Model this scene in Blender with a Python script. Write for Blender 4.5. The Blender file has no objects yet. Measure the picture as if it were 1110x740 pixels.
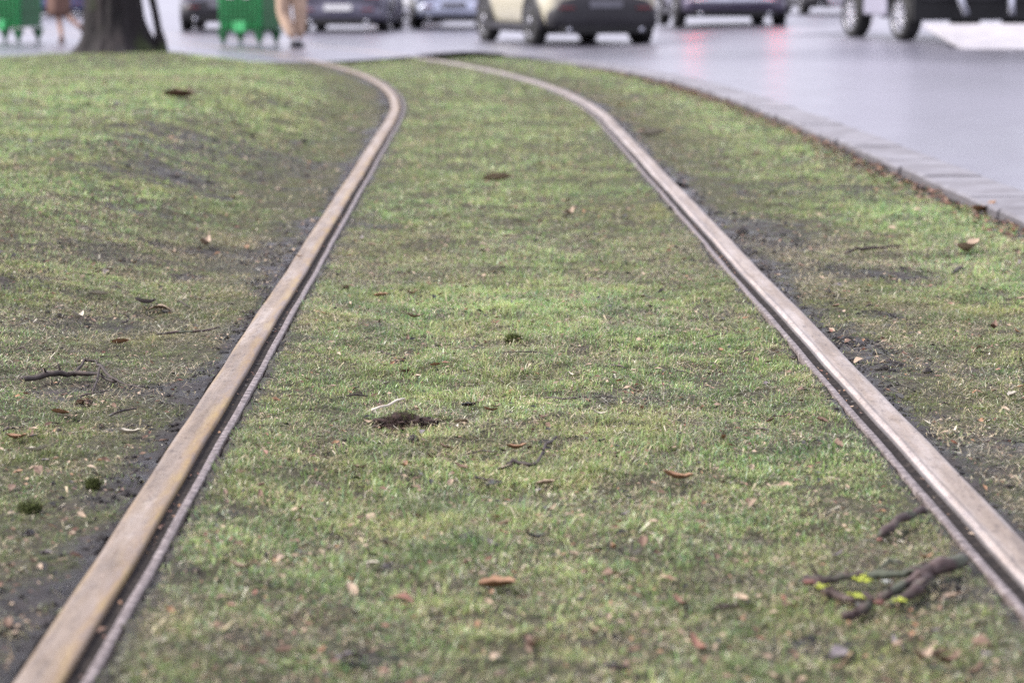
import bpy, bmesh, math, random
import numpy as np
from mathutils import Vector, Matrix, noise as mnoise
random.seed(7); rng = np.random.default_rng(11)
scene = bpy.context.scene
col = scene.collection
PI = math.pi

# ------------------------------------------------------------------ camera
F = 2500.0; HOR = -20.0; W, H = 1110, 740
CAMZ = 1.005; RAILZ = 0.045; PAVE = 0.04
TILT = math.atan((370 - HOR) / F)
cam_d = bpy.data.cameras.new('camera'); cam = bpy.data.objects.new('camera', cam_d); col.objects.link(cam)
cam.location = (0, 0, CAMZ); cam.rotation_euler = (PI/2 - TILT, 0, 0)
cam_d.sensor_width = 36; cam_d.lens = 36 * F / W
cam_d.clip_start = 0.05; cam_d.clip_end = 3000
cam_d.dof.use_dof = True; cam_d.dof.focus_distance = 5.75; cam_d.dof.aperture_fstop = 3.5
cam_d.dof.aperture_blades = 0
scene.camera = cam

def sst(a, b, x):
    t = min(1, max(0, (x - a) / (b - a))); return t*t*(3-2*t)
def road_z(x, y):
    return PAVE + 0.058 * min(2.8, max(0, x - 1.6)) * sst(16, 44, y)
def ray(px, py):
    x = (px - 555) / F; y = (370 - py) / F
    return Vector((x, math.cos(TILT) + y*math.sin(TILT), -math.sin(TILT) + y*math.cos(TILT)))
def at(px, py, z=0.03):
    d = ray(px, py); s = (z - CAMZ) / d.z
    return Vector((d.x*s, d.y*s, z))
def on_road(px, py):
    lo, hi = PAVE - .01, .6          # the ray's height where it meets the road
    for _ in range(60):
        z = (lo + hi)/2; p = at(px, py, z)
        if z > road_z(p.x, p.y): hi = z
        else: lo = z
    return at(px, py, z)

# ------------------------------------------------------------------ track geometry
SL = -0.0147; Y0 = 16.3; RAD = 54.0
hd = Vector((SL, 1)).normalized(); S0 = Vector((0.15 + SL*Y0, Y0)); NL = Vector((-hd.y, hd.x)); CC = S0 + NL*RAD
def centre(s):        # s measured from S0 along the track
    if s <= 0: return S0 + hd*s, Vector((hd.y, -hd.x))
    a = s / RAD
    r = -NL
    rr = Vector((r.x*math.cos(a) - r.y*math.sin(a), r.x*math.sin(a) + r.y*math.cos(a)))
    return CC + rr*RAD, rr
def lateral(X, Y):    # numpy, right positive
    sx = (X - S0.x)*hd.x + (Y - S0.y)*hd.y
    straight = (X - S0.x)*hd.y - (Y - S0.y)*hd.x
    curved = np.hypot(X - CC.x, Y - CC.y) - RAD
    return np.where(sx <= 0, straight, curved)
HALF = 1.460/2

# ------------------------------------------------------------------ noise (numpy value noise)
_tab = rng.random((256, 256))
def vnoise(x, y, sc, ox=0.0):
    x = x/sc + ox + 500; y = y/sc + ox*1.7 + 500
    xi = np.floor(x).astype(int); yi = np.floor(y).astype(int)
    fx = x - xi; fy = y - yi; fx = fx*fx*(3-2*fx); fy = fy*fy*(3-2*fy)
    a = _tab[xi % 256, yi % 256]; b = _tab[(xi+1) % 256, yi % 256]
    c = _tab[xi % 256, (yi+1) % 256]; d = _tab[(xi+1) % 256, (yi+1) % 256]
    return (a*(1-fx) + b*fx)*(1-fy) + (c*(1-fx) + d*fx)*fy
def fbm(x, y, sc, ox=0.0, n=4):
    s = 0; amp = 1; tot = 0
    for i in range(n):
        s = s + amp*vnoise(x, y, sc/2**i, ox + 13.1*i); tot += amp; amp *= 0.55
    return s/tot

# ------------------------------------------------------------------ grass border
BORDER = [(2.6,-15),(2.28,0),(2.18,5),(2.10,9.3),(2.04,11.9),(1.97,15.2),(1.85,18.75),(1.64,22.2),(1.42,24.2),(0.97,26.9),
          (0.64,28.3),(0.15,30.3),(-0.3,31.9),(-0.62,32.3),(-0.95,31.6),(-1.37,30.0),(-1.9,28.7),(-2.6,27.9),(-3.3,28.2),(-4.1,29.4),(-4.9,31.2),(-5.7,31.4),(-6.5,30.2),(-7.4,29.7),(-9,29.6),(-14,29.5),(-45,29.5)]
def smooth(pts, n=3):
    for _ in range(n):
        q = [pts[0]]
        for a, b in zip(pts, pts[1:]):
            q += [(a[0]*.75+b[0]*.25, a[1]*.75+b[1]*.25), (a[0]*.25+b[0]*.75, a[1]*.25+b[1]*.75)]
        q.append(pts[-1]); pts = q
    return pts
BS = smooth(BORDER, 2)
POLY = np.array(BS + [(-45, -15)])
def inside(X, Y):
    r = np.zeros(X.shape, bool); n = len(POLY)
    for i in range(n):
        x1, y1 = POLY[i]; x2, y2 = POLY[(i+1) % n]
        if y1 == y2: continue
        c = ((y1 > Y) != (y2 > Y)) & (X < (x2-x1)*(Y-y1)/(y2-y1) + x1)
        r ^= c
    return r
def border_dist(X, Y):
    d = np.full(X.shape, 1e9)
    for (x1, y1), (x2, y2) in zip(BS, BS[1:]):
        dx, dy = x2-x1, y2-y1; L = dx*dx+dy*dy
        t = np.clip(((X-x1)*dx + (Y-y1)*dy)/L, 0, 1)
        d = np.minimum(d, np.hypot(X-x1-t*dx, Y-y1-t*dy))
    return d

# bare mud patches: pixel centre, half sizes in metres (x, y), strength
MUD = [(60,645,.16,.22,1),(25,700,.14,.16,.9),(105,545,.07,.14,.8),(215,430,.10,.35,.8),(190,480,.09,.25,.7),(318,262,.28,.55,1),(275,275,.2,.4,.6),
       (815,255,.22,.8,.8),(925,375,.10,.55,1),(965,300,.2,.2,.9),(1040,500,.12,.35,.8),(1080,480,.14,.16,.7),(895,320,.12,.3,.4),
       (905,160,.3,.5,.35),(880,205,.3,.5,.4),(1035,640,.07,.1,.8),(1000,655,.07,.06,.6),(700,505,.1,.08,.3),(285,400,.12,.2,.3),
       (210,160,.6,1.0,.7),(185,190,.3,.5,.8),(60,345,.2,.3,.6),(15,300,.3,.3,.6),(435,460,.07,.06,.6),(690,430,.15,.15,.3),(430,590,.10,.05,.35),
       (560,600,.07,.04,.3),(90,270,.2,.3,.5),(150,345,.2,.2,.4),(780,340,.1,.2,.5),(300,300,.12,.4,.7),(1000,395,.15,.2,.5),
       (610,605,.08,.04,.3),(380,715,.06,.05,.8),(880,700,.07,.06,.7),(640,690,.1,.06,.3),(240,560,.06,.1,.5),(255,690,.06,.1,.4),(690,650,.08,.05,.3)]
def mud_mask(X, Y):
    lat = lateral(X, Y)
    n1 = fbm(X, Y, .35, 3.0); n2 = fbm(X, Y, .07, 9.0, 3)
    m = np.zeros(X.shape)
    wob = (n1-.5)*1.3 + (n2-.5)*.8
    for p, a, b, s in MUDP:
        r = np.hypot((X-p.x)/a, (Y-p.y)/b)
        m = np.maximum(m, s*np.clip(1.35 - r + wob*1.4, 0, 1))
    out_l = -(lat + HALF + .078); out_r = lat - HALF - .078       # distance outside each head
    wl = .03 + .10*np.clip(n1*2.2-.7, 0, 1); wr = .045 + .10*np.clip(fbm(X, Y, .5, 21.)*2.2-.6, 0, 1)
    m = np.maximum(m, np.where(out_l > -.02, np.clip(1.4 - out_l/wl + wob*.8, 0, 1), 0))
    m = np.maximum(m, np.where(out_r > -.02, np.clip(1.4 - out_r/wr + wob*.8, 0, 1), 0))
    inn = np.minimum(np.abs(lat - (-HALF + .05)), np.abs(lat - (HALF - .05)))
    m = np.maximum(m, np.where(np.abs(lat) < HALF, np.clip(1.0 - inn/.022 + wob*.9, 0, 1), 0)*.8)
    m = np.maximum(m, np.clip((fbm(X, Y, .22, 40., 4) - np.where(np.abs(lat) < HALF, .80, .66))*9, 0, .8))
    bd = border_dist(X, Y)
    m = np.maximum(m, np.clip(1.2 - bd/.10 + wob, 0, 1)*.9)
    return np.clip(m, 0, 1)

def ground_z(X, Y):
    lat = lateral(X, Y)
    z = .014 + (fbm(X, Y, .30, 5.)-.5)*.032 + (fbm(X, Y, .055, 15., 3)-.5)*.022
    al = np.abs(lat)
    k = np.clip((al - HALF - .08)/.35, 0, 1)*np.where(al > HALF, 1, 0) + np.where(al < HALF, np.clip((HALF - .06 - al)/.25, 0, 1), 0)
    k = k*k*(3-2*k)
    z = z*k + (1-k)*(np.where(al < HALF, .031, .025) + (fbm(X, Y, .05, 15., 3)-.5)*.016 + (fbm(X, Y, .25, 35., 2)-.5)*.012)
    z = z + .115*np.exp(-(((X+4.7)/1.7)**2 + ((Y-28.8)/2.6)**2))
    z = z + .05*np.exp(-(((X+3.2)/1.2)**2 + ((Y-13)/5.)**2))
    bk = np.clip((-(lat + HALF) - .22)/1.15, 0, 1); bk = bk*bk*(3-2*bk)
    z = z + .21*bk*np.clip((Y-4)/5, 0, 1)*np.clip((26.5-Y)/9, 0, 1)
    bd = border_dist(X, Y); ins = inside(X, Y)
    z = z - np.where(ins, .016*np.clip(1-bd/.35, 0, 1), .12)
    # trough under each rail so the soil never cuts through the steel
    u = al - HALF
    under = (u > -.034) & (u < .074)
    z = np.where(under, -.05, z)
    return z

def gz(x, y): return float(ground_z(np.array([x]), np.array([y]))[0])
def atg(px, py, dz=.012):
    z = .02
    for _ in range(4): p = at(px, py, z + dz); z = .3*z + .7*gz(p.x, p.y)
    return at(px, py, z + dz)
MUDP = [(atg(px, py, 0), a, b, s) for px, py, a, b, s in MUD]
# ------------------------------------------------------------------ helpers
def link(o): col.objects.link(o); return o
def mesh_obj(name, verts, faces, mats, parent=None, smooth_=False, fm=None):
    me = bpy.data.meshes.new(name); me.from_pydata([tuple(v) for v in verts], [], faces); me.update()
    for m in (mats if isinstance(mats, (list, tuple)) else [mats]): me.materials.append(m)
    if fm is not None: me.polygons.foreach_set('material_index', fm)
    if smooth_: me.polygons.foreach_set('use_smooth', [True]*len(me.polygons))
    o = link(bpy.data.objects.new(name, me))
    if parent: o.parent = parent
    return o
def big_mesh(name, V, T, mat, n):
    me = bpy.data.meshes.new(name)
    me.vertices.add(len(V)); me.vertices.foreach_set('co', V.astype(np.float32).ravel())
    me.loops.add(T.size); me.loops.foreach_set('vertex_index', T.ravel().astype(np.int32))
    me.polygons.add(len(T)); me.polygons.foreach_set('loop_start', np.arange(0, T.size, n, dtype=np.int32))
    me.polygons.foreach_set('loop_total', np.full(len(T), n, np.int32))
    me.materials.append(mat); me.update(calc_edges=True)
    return me
def tag(o, label=None, cat=None, group=None, kind=None):
    if label: o['label'] = label
    if cat: o['category'] = cat
    if group: o['group'] = group
    if kind: o['kind'] = kind
    return o
def empty(name, loc, rz=0):
    o = link(bpy.data.objects.new(name, None)); o.location = loc; o.rotation_euler = (0, 0, rz); o.empty_display_size = .1
    return o
def bm_obj(name, bm, mats, parent=None, sm=False, sub=0, bevel=0):
    me = bpy.data.meshes.new(name); bm.normal_update(); bm.to_mesh(me); bm.free()
    for m in (mats if isinstance(mats, (list, tuple)) else [mats]): me.materials.append(m)
    if sm: me.polygons.foreach_set('use_smooth', [True]*len(me.polygons))
    o = link(bpy.data.objects.new(name, me))
    if parent: o.parent = parent
    if bevel:
        b = o.modifiers.new('b', 'BEVEL'); b.width = bevel; b.segments = 2; b.limit_method = 'ANGLE'
    if sub:
        s = o.modifiers.new('s', 'SUBSURF'); s.levels = sub; s.render_levels = sub
    return o
def add_box(bm, c, s, rz=0, rx=0):
    m = Matrix.Translation(c) @ Matrix.Rotation(rz, 4, 'Z') @ Matrix.Rotation(rx, 4, 'X') @ Matrix.Diagonal((*s, 1))
    return bmesh.ops.create_cube(bm, size=1, matrix=m)['verts']
def add_cyl(bm, c, r1, r2, d, axis='Z', seg=24):
    rot = {'Z': Matrix.Identity(4), 'X': Matrix.Rotation(PI/2, 4, 'Y'), 'Y': Matrix.Rotation(PI/2, 4, 'X')}[axis]
    bmesh.ops.create_cone(bm, cap_ends=True, segments=seg, radius1=r1, radius2=r2, depth=d, matrix=Matrix.Translation(c) @ rot)
def tube(bm, pts, rads, seg=10, wob=0.0):
    rings = []
    for i, p in enumerate(pts):
        p = Vector(p); a = Vector(pts[max(0, i-1)]); b = Vector(pts[min(len(pts)-1, i+1)])
        t = (b-a).normalized()
        up = Vector((0, 0, 1)) if abs(t.z) < .9 else Vector((1, 0, 0))
        n = t.cross(up).normalized(); q = n.cross(t)
        rings.append([bm.verts.new(p + (n*math.cos(2*PI*k/seg) + q*math.sin(2*PI*k/seg))*rads[i]*(1+wob*(random.random()-.5))) for k in range(seg)])
    for r1, r2 in zip(rings, rings[1:]):
        for k in range(seg): bm.faces.new((r1[k], r1[(k+1) % seg], r2[(k+1) % seg], r2[k]))
    bm.faces.new(list(reversed(rings[0]))); bm.faces.new(rings[-1])

# ------------------------------------------------------------------ materials
class MT:
    def __init__(s, name, base=(.5,.5,.5), rough=.6, metal=0, spec=.5):
        s.m = bpy.data.materials.new(name); s.m.use_nodes = True; s.t = s.m.node_tree
        s.p = s.t.nodes['Principled BSDF']
        s.p.inputs['Base Color'].default_value = (*base, 1); s.p.inputs['Roughness'].default_value = rough
        s.p.inputs['Metallic'].default_value = metal; s.p.inputs['Specular IOR Level'].default_value = spec
    def n(s, t, **k):
        x = s.t.nodes.new(t)
        for a, b in k.items():
            if a in x.inputs: x.inputs[a].default_value = b
            else: setattr(x, a, b)
        return x
    def l(s, a, b): s.t.links.new(a, b)
    def coord(s, obj=False, scale=(1,1,1)):
        mp = s.n('ShaderNodeMapping'); mp.inputs['Scale'].default_value = scale
        if obj: s.l(s.n('ShaderNodeTexCoord').outputs['Object'], mp.inputs[0])
        else: s.l(s.n('ShaderNodeNewGeometry').outputs['Position'], mp.inputs[0])
        return mp.outputs[0]
    def noise(s, scale, detail=4, rough=.6, co=None):
        x = s.n('ShaderNodeTexNoise', Scale=scale, Detail=detail, Roughness=rough)
        s.l(co or s.coord(), x.inputs['Vector']); return x.outputs['Fac']
    def ramp(s, fac, stops):
        r = s.n('ShaderNodeValToRGB'); e = r.color_ramp.elements
        while len(e) < len(stops): e.new(.5)
        for q, (p, c) in zip(e, stops):
            q.position = p; q.color = (*c, 1) if len(c) == 3 else c
        s.l(fac, r.inputs[0]); return r.outputs[0]
    def mix(s, fac, a, b, mode='MIX'):
        m = s.n('ShaderNodeMix', data_type='RGBA', blend_type=mode)
        for v, i in ((fac, 0), (a, 6), (b, 7)):
            if hasattr(v, 'links') or isinstance(v, bpy.types.NodeSocket): s.l(v, m.inputs[i])
            else: m.inputs[i].default_value = v if i == 0 else (*v, 1)
        return m.outputs[2]
    def math(s, op, a, b=0.0, clamp=False):
        m = s.n('ShaderNodeMath', operation=op, use_clamp=clamp)
        for v, i in ((a, 0), (b, 1)):
            if isinstance(v, bpy.types.NodeSocket): s.l(v, m.inputs[i])
            else: m.inputs[i].default_value = v
        return m.outputs[0]
    def attr(s, name, out='Color'):
        a = s.n('ShaderNodeAttribute'); a.attribute_name = name; return a.outputs[out]
    def base(s, c): s.l(c, s.p.inputs['Base Color'])
    def rough(s, c): s.l(c, s.p.inputs['Roughness'])
    def bump(s, h, strength=.3, dist=.01):
        b = s.n('ShaderNodeBump', Strength=strength, Distance=dist); s.l(h, b.inputs['Height']); s.l(b.outputs[0], s.p.inputs['Normal'])

def simple(name, c, rough=.5, metal=0, var=.25, scale=6, bump=0):
    t = MT(name, c, rough, metal)
    n = t.noise(scale, 5, .6, t.coord(True))
    t.base(t.ramp(n, [(.3, tuple(x*(1-var) for x in c)), (.7, tuple(min(1, x*(1+var)) for x in c))]))
    if bump: t.bump(n, bump, .01)
    return t.m

# soil under and between the grass
t = MT('soil_mud', (.1,.09,.08), .8)
mud = t.attr('mud', 'Fac')
n1 = t.noise(14, 8, .75); n2 = t.noise(60, 5, .7); n3 = t.noise(1.3, 3, .5)
thatch = t.ramp(n2, [(.35, (.010,.011,.005)), (.52, (.055,.064,.024)), (.75, (.20,.19,.10))])
thatch = t.mix(t.ramp(n1, [(.4, (0,0,0)), (.62, (1,1,1))]), thatch, (.055,.045,.032))
wet = t.ramp(n1, [(.36, (.006,.005,.005)), (.52, (.022,.018,.018)), (.72, (.085,.073,.078))])
t.base(t.mix(mud, thatch, wet))
rw = t.ramp(t.noise(14, 4, .6), [(.38, (.22,)*3), (.60, (.75,)*3)])
t.rough(t.mix(mud, (.9,.9,.9), rw))
hh = t.math('ADD', t.math('MULTIPLY', n2, .5), t.noise(180, 4, .7))
t.bump(hh, 1.0, .014); t.p.inputs['Specular IOR Level'].default_value = .32
M_SOIL = t.m

# grass blades
t = MT('grass_blades', (.06,.1,.03), .36, 0, .5)
c = t.attr('tint'); 
big = t.noise(.8, 4, .55); mid = t.noise(4.5, 4, .6)
c2 = t.mix(t.ramp(big, [(.38, (0,0,0)), (.62, (.75,.75,.75))]), c, t.mix(.5, c, (.21,.19,.075)))
c3 = t.mix(1.0, c2, t.ramp(mid, [(.3, (.55,.62,.62)), (.5, (.98,.98,.95)), (.7, (1.30,1.25,1.15))]), 'MULTIPLY')
t.base(c3)
tr = t.n('ShaderNodeBsdfTranslucent'); t.l(c3, tr.inputs[0])
mx = t.n('ShaderNodeMixShader'); mx.inputs[0].default_value = .34
t.l(t.p.outputs[0], mx.inputs[1]); t.l(tr.outputs[0], mx.inputs[2])
t.l(mx.outputs[0], t.t.nodes['Material Output'].inputs[0])
M_GRASS = t.m

# wet asphalt
t = MT('wet_asphalt', (.05,.05,.055), .3)
a = t.noise(.35, 4, .55, t.coord(False, (1, .35, 1))); b = t.noise(320, 3, .7); a2 = t.noise(2.6, 4, .6, t.coord(False, (1, .5, 1)))
t.base(t.ramp(a, [(.35, (.050,.048,.064)), (.65, (.098,.095,.124))]))
t.rough(t.ramp(t.math('ADD', t.math('MULTIPLY', a, .7), t.math('MULTIPLY', a2, .3)), [(.38, (.34,)*3), (.62, (.60,)*3)]))
t.p.inputs['Coat Weight'].default_value = .5; t.p.inputs['Coat Roughness'].default_value = .27
t.p.inputs['Specular IOR Level'].default_value = .6
b2 = t.noise(1.6, 6, .7, t.coord(False, (1, .6, 1)))
t.bump(t.math('ADD', b, t.math('MULTIPLY', b2, 3.)), .4, .004)
M_ROAD = t.m

t = MT('kerb_granite', (.3,.29,.29), .6)
n = t.noise(130, 4, .7); n2 = t.noise(4, 4, .6)
t.base(t.mix(t.ramp(n2, [(.4, (0,0,0)), (.7, (.7,.7,.7))]), t.ramp(n, [(.3, (.085,.08,.09)), (.7, (.155,.145,.155)) ]), (.06,.054,.06)))
t.rough(t.ramp(n2, [(.3, (.3,)*3), (.7, (.6,)*3)])); t.bump(n, .3, .003)
M_KERB = t.m

def rail_mat(name, warm):
    t = MT(name, (.4,.36,.33), .4, .6)
    co = t.coord(False, (3, .35, 1)); c1 = t.coord(False, (1, .5, 1))
    n = t.noise(6, 5, .65, co); f = t.noise(170, 4, .75, c1); m = t.noise(14, 4, .6, co)
    u = t.attr('u', 'Fac')        # 0 at the running edge, 1 at the outer edge
    plain = t.ramp(n, [(.3, (.150,.117,.090)), (.5, (.255,.203,.155)), (.70, (.38,.33,.285))])
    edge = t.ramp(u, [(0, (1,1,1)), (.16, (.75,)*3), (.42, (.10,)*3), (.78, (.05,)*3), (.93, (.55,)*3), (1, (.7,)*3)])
    pit = t.noise(55, 6, .8, t.coord(False, (1, .35, 1)))
    plain = t.mix(1.0, plain, t.ramp(pit, [(.34, (.45,.42,.42)), (.46, (1,1,1)), (.58, (1,1,1)), (.70, (1.5,1.45,1.5))]), 'MULTIPLY')
    rust = t.ramp(m, [(.38, (.22,.165,.125)), (.52, (.27,.18,.085)), (.7, (.36,.25,.075))]) if warm > .5 else t.ramp(m, [(.3, (.14,.13,.135)), (.7, (.34,.325,.34))])
    cc = t.mix(t.math('MULTIPLY', edge, warm, True), plain, rust)
    sp = t.ramp(f, [(.30, (.50,.43,.40)), (.44, (.96,.95,.96)), (.60, (1.02,1.02,1.03)), (.74, (1.3,1.27,1.28))])
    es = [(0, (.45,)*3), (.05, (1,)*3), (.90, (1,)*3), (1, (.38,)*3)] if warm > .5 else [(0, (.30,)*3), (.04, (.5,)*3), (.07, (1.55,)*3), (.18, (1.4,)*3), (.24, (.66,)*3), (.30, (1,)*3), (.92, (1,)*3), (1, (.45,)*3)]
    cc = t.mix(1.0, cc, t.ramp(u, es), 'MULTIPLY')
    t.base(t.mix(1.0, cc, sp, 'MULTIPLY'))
    t.rough(t.ramp(t.noise(9, 5, .7, co), [(.3, (.36,)*3), (.7, (.60,)*3)]))
    t.bump(f, .25, .0015)
    return t.m
M_RAIL_L = rail_mat('worn_rusty_steel', 1.0); M_RAIL_R = rail_mat('worn_grey_steel', .49)
t = MT('grimy_groove_steel', (.05,.045,.045), .9, 0, .15)
n = t.noise(40, 5, .7); t.base(t.ramp(n, [(.3, (.005,.004,.004)), (.55, (.016,.013,.012)), (.75, (.05,.04,.034))])); t.bump(n, .5, .004)
M_GROOVE = t.m
t = MT('lip_steel', (.2,.17,.16), .5, .3)
n = t.noise(55, 5, .7); t.base(t.ramp(n, [(.3, (.035,.026,.022)), (.5, (.12,.095,.09)), (.7, (.30,.26,.25))])); t.bump(n, .5, .003)
M_LIP = t.m

t = MT('tree_bark', (.05,.045,.045), .9)
co = t.coord(False, (1, 1, .25)); n = t.noise(9, 6, .7, co); m = t.noise(2.2, 3, .5)
v = t.n('ShaderNodeTexVoronoi', Scale=7); v.feature = 'DISTANCE_TO_EDGE'; t.l(co, v.inputs['Vector'])
bark = t.ramp(n, [(.3, (.002,.0015,.002)), (.55, (.010,.007,.008)), (.78, (.034,.025,.026))])
bark = t.mix(t.ramp(m, [(.56, (0,0,0)), (.66, (.75,)*3)]), bark, (.035,.05,.014))
glint = t.noise(6.5, 3, .5)  # pale spots: blurred highlights painted into the bark colour
bark = t.mix(t.ramp(glint, [(.70, (0,0,0)), (.74, (.7,)*3)]), bark, (.30,.29,.36))
t.base(bark); t.bump(t.math('ADD', t.math('MULTIPLY', v.outputs[0], 1.5), n), .9, .03)
M_BARK = t.m

M_TYRE = simple('tyre_rubber', (.012,.012,.013), .75)
M_RIM = simple('alloy_rim', (.50,.50,.55), .3, .7, .1)
M_DARKP = simple('dark_plastic', (.011,.010,.014), .5)
M_UNDER = simple('underbody', (.008,.008,.009), .8)
M_GLASS = simple('car_glass', (.015,.018,.02), .06, 0, .1)
M_CHROME = simple('brushed_chrome', (.45,.46,.52), .25, .8, .1)
M_PLATE = simple('plate_white', (.6,.6,.6), .5, 0, .05)
M_WHITE = simple('painted_white_deck', (.36,.345,.37), .5, .1, .15, 3)
M_SHOE = simple('black_shoe', (.015,.015,.02), .4)
M_SKIN = simple('skin', (.42,.25,.18), .5, 0, .1)
M_HAIR = simple('brown_hair', (.04,.025,.015), .5, 0, .3)
M_TAN = simple('tan_cloth', (.40,.285,.21), .85, 0, .22, 9, .3)
M_COAT = simple('brown_coat_cloth', (.115,.062,.048), .85, 0, .25, 9, .3)
M_JACKET = simple('navy_cloth', (.03,.035,.06), .85, 0, .2, 9, .3)
M_PEB = simple('white_pebble', (.6,.6,.56), .5, 0, .1, 30)
M_STONE = simple('dark_stone', (.03,.03,.034), .7, 0, .3, 12, .4)
def paint(name, c, metal=.35):
    t = MT(name, c, .35, metal); n = t.noise(3, 4, .6, t.coord(True))
    t.base(t.ramp(n, [(.3, tuple(x*.85 for x in c)), (.7, tuple(x*1.1 for x in c))]))
    t.p.inputs['Coat Weight'].default_value = .7; t.p.inputs['Coat Roughness'].default_value = .08
    return t.m
def lamp(name, c, e):
    t = MT(name, c, .25); t.p.inputs['Emission Color'].default_value = (1, .05, .06, 1); t.p.inputs['Emission Strength'].default_value = e
    return t.m
M_REFL = simple('dark_red_reflector', (.10,.012,.015), .4)
M_LAMP = lamp('red_lamp', (.40,.02,.02), .25); M_LAMP_ON = lamp('lit_brake_lamp', (.6,.02,.02), 14)
t = MT('green_plastic', (.02,.20,.05), .45)
n = t.noise(5, 4, .6, t.coord(True)); t.base(t.ramp(n, [(.3, (.010,.19,.045)), (.7, (.022,.30,.085))])); M_GREEN = t.m
M_GREEN2 = simple('green_plastic_light', (.05,.38,.13), .5, 0, .15)
M_GREEND = simple('green_plastic_dark', (.008,.10,.03), .5, 0, .15)

# ------------------------------------------------------------------ ground sheet (soil)
ys = [-15, -10, -6, -3, -1, 0, 1, 1.8]; y = 2.4
while y < 34: ys.append(y); y += max(.010, .0036*y)
ys += [36, 42, 60]
xs = [-45, -35, -26, -20, -16, -14]; x = -12
while x < 3.0:
    xs.append(x); x += .0115 if -1.7 < x < 1.5 else (.026 if -3 < x < 2.4 else .06)
xs += [3.2, 4, 6, 10]
Xg, Yg = np.meshgrid(np.array(xs), np.array(ys))
Zg = ground_z(Xg, Yg); Mg = mud_mask(Xg, Yg)
V = np.stack([Xg, Yg, Zg], -1).reshape(-1, 3); nx = len(xs); ny = len(ys)
i = (np.arange(ny-1)[:, None]*nx + np.arange(nx-1)[None]).ravel()
me = big_mesh('ground', V, np.stack([i, i+1, i+1+nx, i+nx], 1), M_SOIL, 4)
me.attributes.new('mud', 'FLOAT', 'POINT').data.foreach_set('value', Mg.ravel().astype(np.float32))
me.polygons.foreach_set('use_smooth', np.ones(len(me.polygons), bool))
tag(link(bpy.data.objects.new('ground', me)), kind='structure')

# ------------------------------------------------------------------ road + kerb
offs = []
P2 = [Vector(p) for p in BS]
for k, p in enumerate(P2):
    a = P2[max(0, k-1)]; b = P2[min(len(P2)-1, k+1)]; d = (b-a).normalized(); offs.append(Vector((d.y, -d.x)))
KW = .30
def kw(k):      # stone strip tapers away on the side facing the paved yard
    return KW
outer = [p + n*kw(k) for k, (p, n) in enumerate(zip(P2, offs))]
# road sheet: from the kerb's outer edge out to the horizon
tip = min(range(len(P2)), key=lambda k: abs(P2[k].x + .62) + abs(P2[k].y - 32.3))
N = len(P2)
rv, rf = [], []
ts = [0, .0015, .003, .006, .009, .012, .016, .020, .025, .031, .038, .046, .056, .07, .09, .12, .17, .25, .4, .65, 1]
L = 1500
for k in range(N):
    if k <= tip: e = P2[k]; q = Vector((L, e.y + (e.y+15)/47*1200))
    else:
        f_ = (k-tip)/(N-1-tip); q = Vector((L - 2*L*f_, 1200 - max(0, f_-.6)/.4*0))
    if k == N-1: q = Vector((-L, 1200))
    p0 = outer[k] - offs[k]*.01 if k <= tip+1 else P2[k]
    for u in ts:
        p = p0.lerp(q, u); rv.append((p.x, p.y, road_z(p.x, p.y)))
nt = len(ts)
for k in range(N-1):
    for j in range(nt-1):
        rf.append((k*nt+j, k*nt+j+1, (k+1)*nt+j+1, (k+1)*nt+j))
road = mesh_obj('road', rv, rf, M_ROAD, smooth_=True); tag(road, kind='structure')
# left far infill and skirt under the road edge
# far terrain sheet (below everything) so nothing is open at the sides or behind
mesh_obj('far_ground', [(-1600,-1600,-.2),(1600,-1600,-.2),(1600,1600,-.2),(-1600,1600,-.2)], [(0,1,2,3)], M_SOIL)['kind'] = 'structure'
# kerb stones
bm = bmesh.new(); ktop = .046
acc = 0; seg = []; cuts = []
s_acc = [0]
for a, b in zip(P2, P2[1:]): s_acc.append(s_acc[-1] + (b-a).length)
def along(s):
    for k in range(len(P2)-1):
        if s_acc[k+1] >= s:
            f_ = (s - s_acc[k])/(s_acc[k+1]-s_acc[k]); return P2[k].lerp(P2[k+1], f_), offs[k].lerp(offs[k+1], f_).normalized()
    return P2[-1], offs[-1]
s = 0.0
while s < s_acc[tip] + .6:
    e = s + random.uniform(.42, .6); dz = random.uniform(-.003, .003); dn = random.uniform(-.012, .012)
    pa, na = along(s + .006); pb, nb = along(e - .006); pm, nm = along((s+e)/2)
    lo = [];
    for p, n in ((pa, na), (pm, nm), (pb, nb)):
        z = road_z(p.x+.3, p.y) - PAVE + ktop + dz
        w = KW
        lo.append([bm.verts.new((*(p + n*(dn)), z-.15)), bm.verts.new((*(p + n*(dn)), z-.012)), bm.verts.new((*(p + n*(dn+.012)), z)),
                   bm.verts.new((*(p + n*w), z)), bm.verts.new((*(p + n*w), z-.15))])
    for r1, r2 in zip(lo, lo[1:]):
        for j in range(4): bm.faces.new((r1[j], r1[j+1], r2[j+1], r2[j]))
    bm.faces.new(list(reversed(lo[0]))); bm.faces.new(lo[-1])
    s = e
bmesh.ops.recalc_face_normals(bm, faces=bm.faces)
kerb = bm_obj('kerb', bm, M_KERB); tag(kerb, kind='structure')

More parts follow.
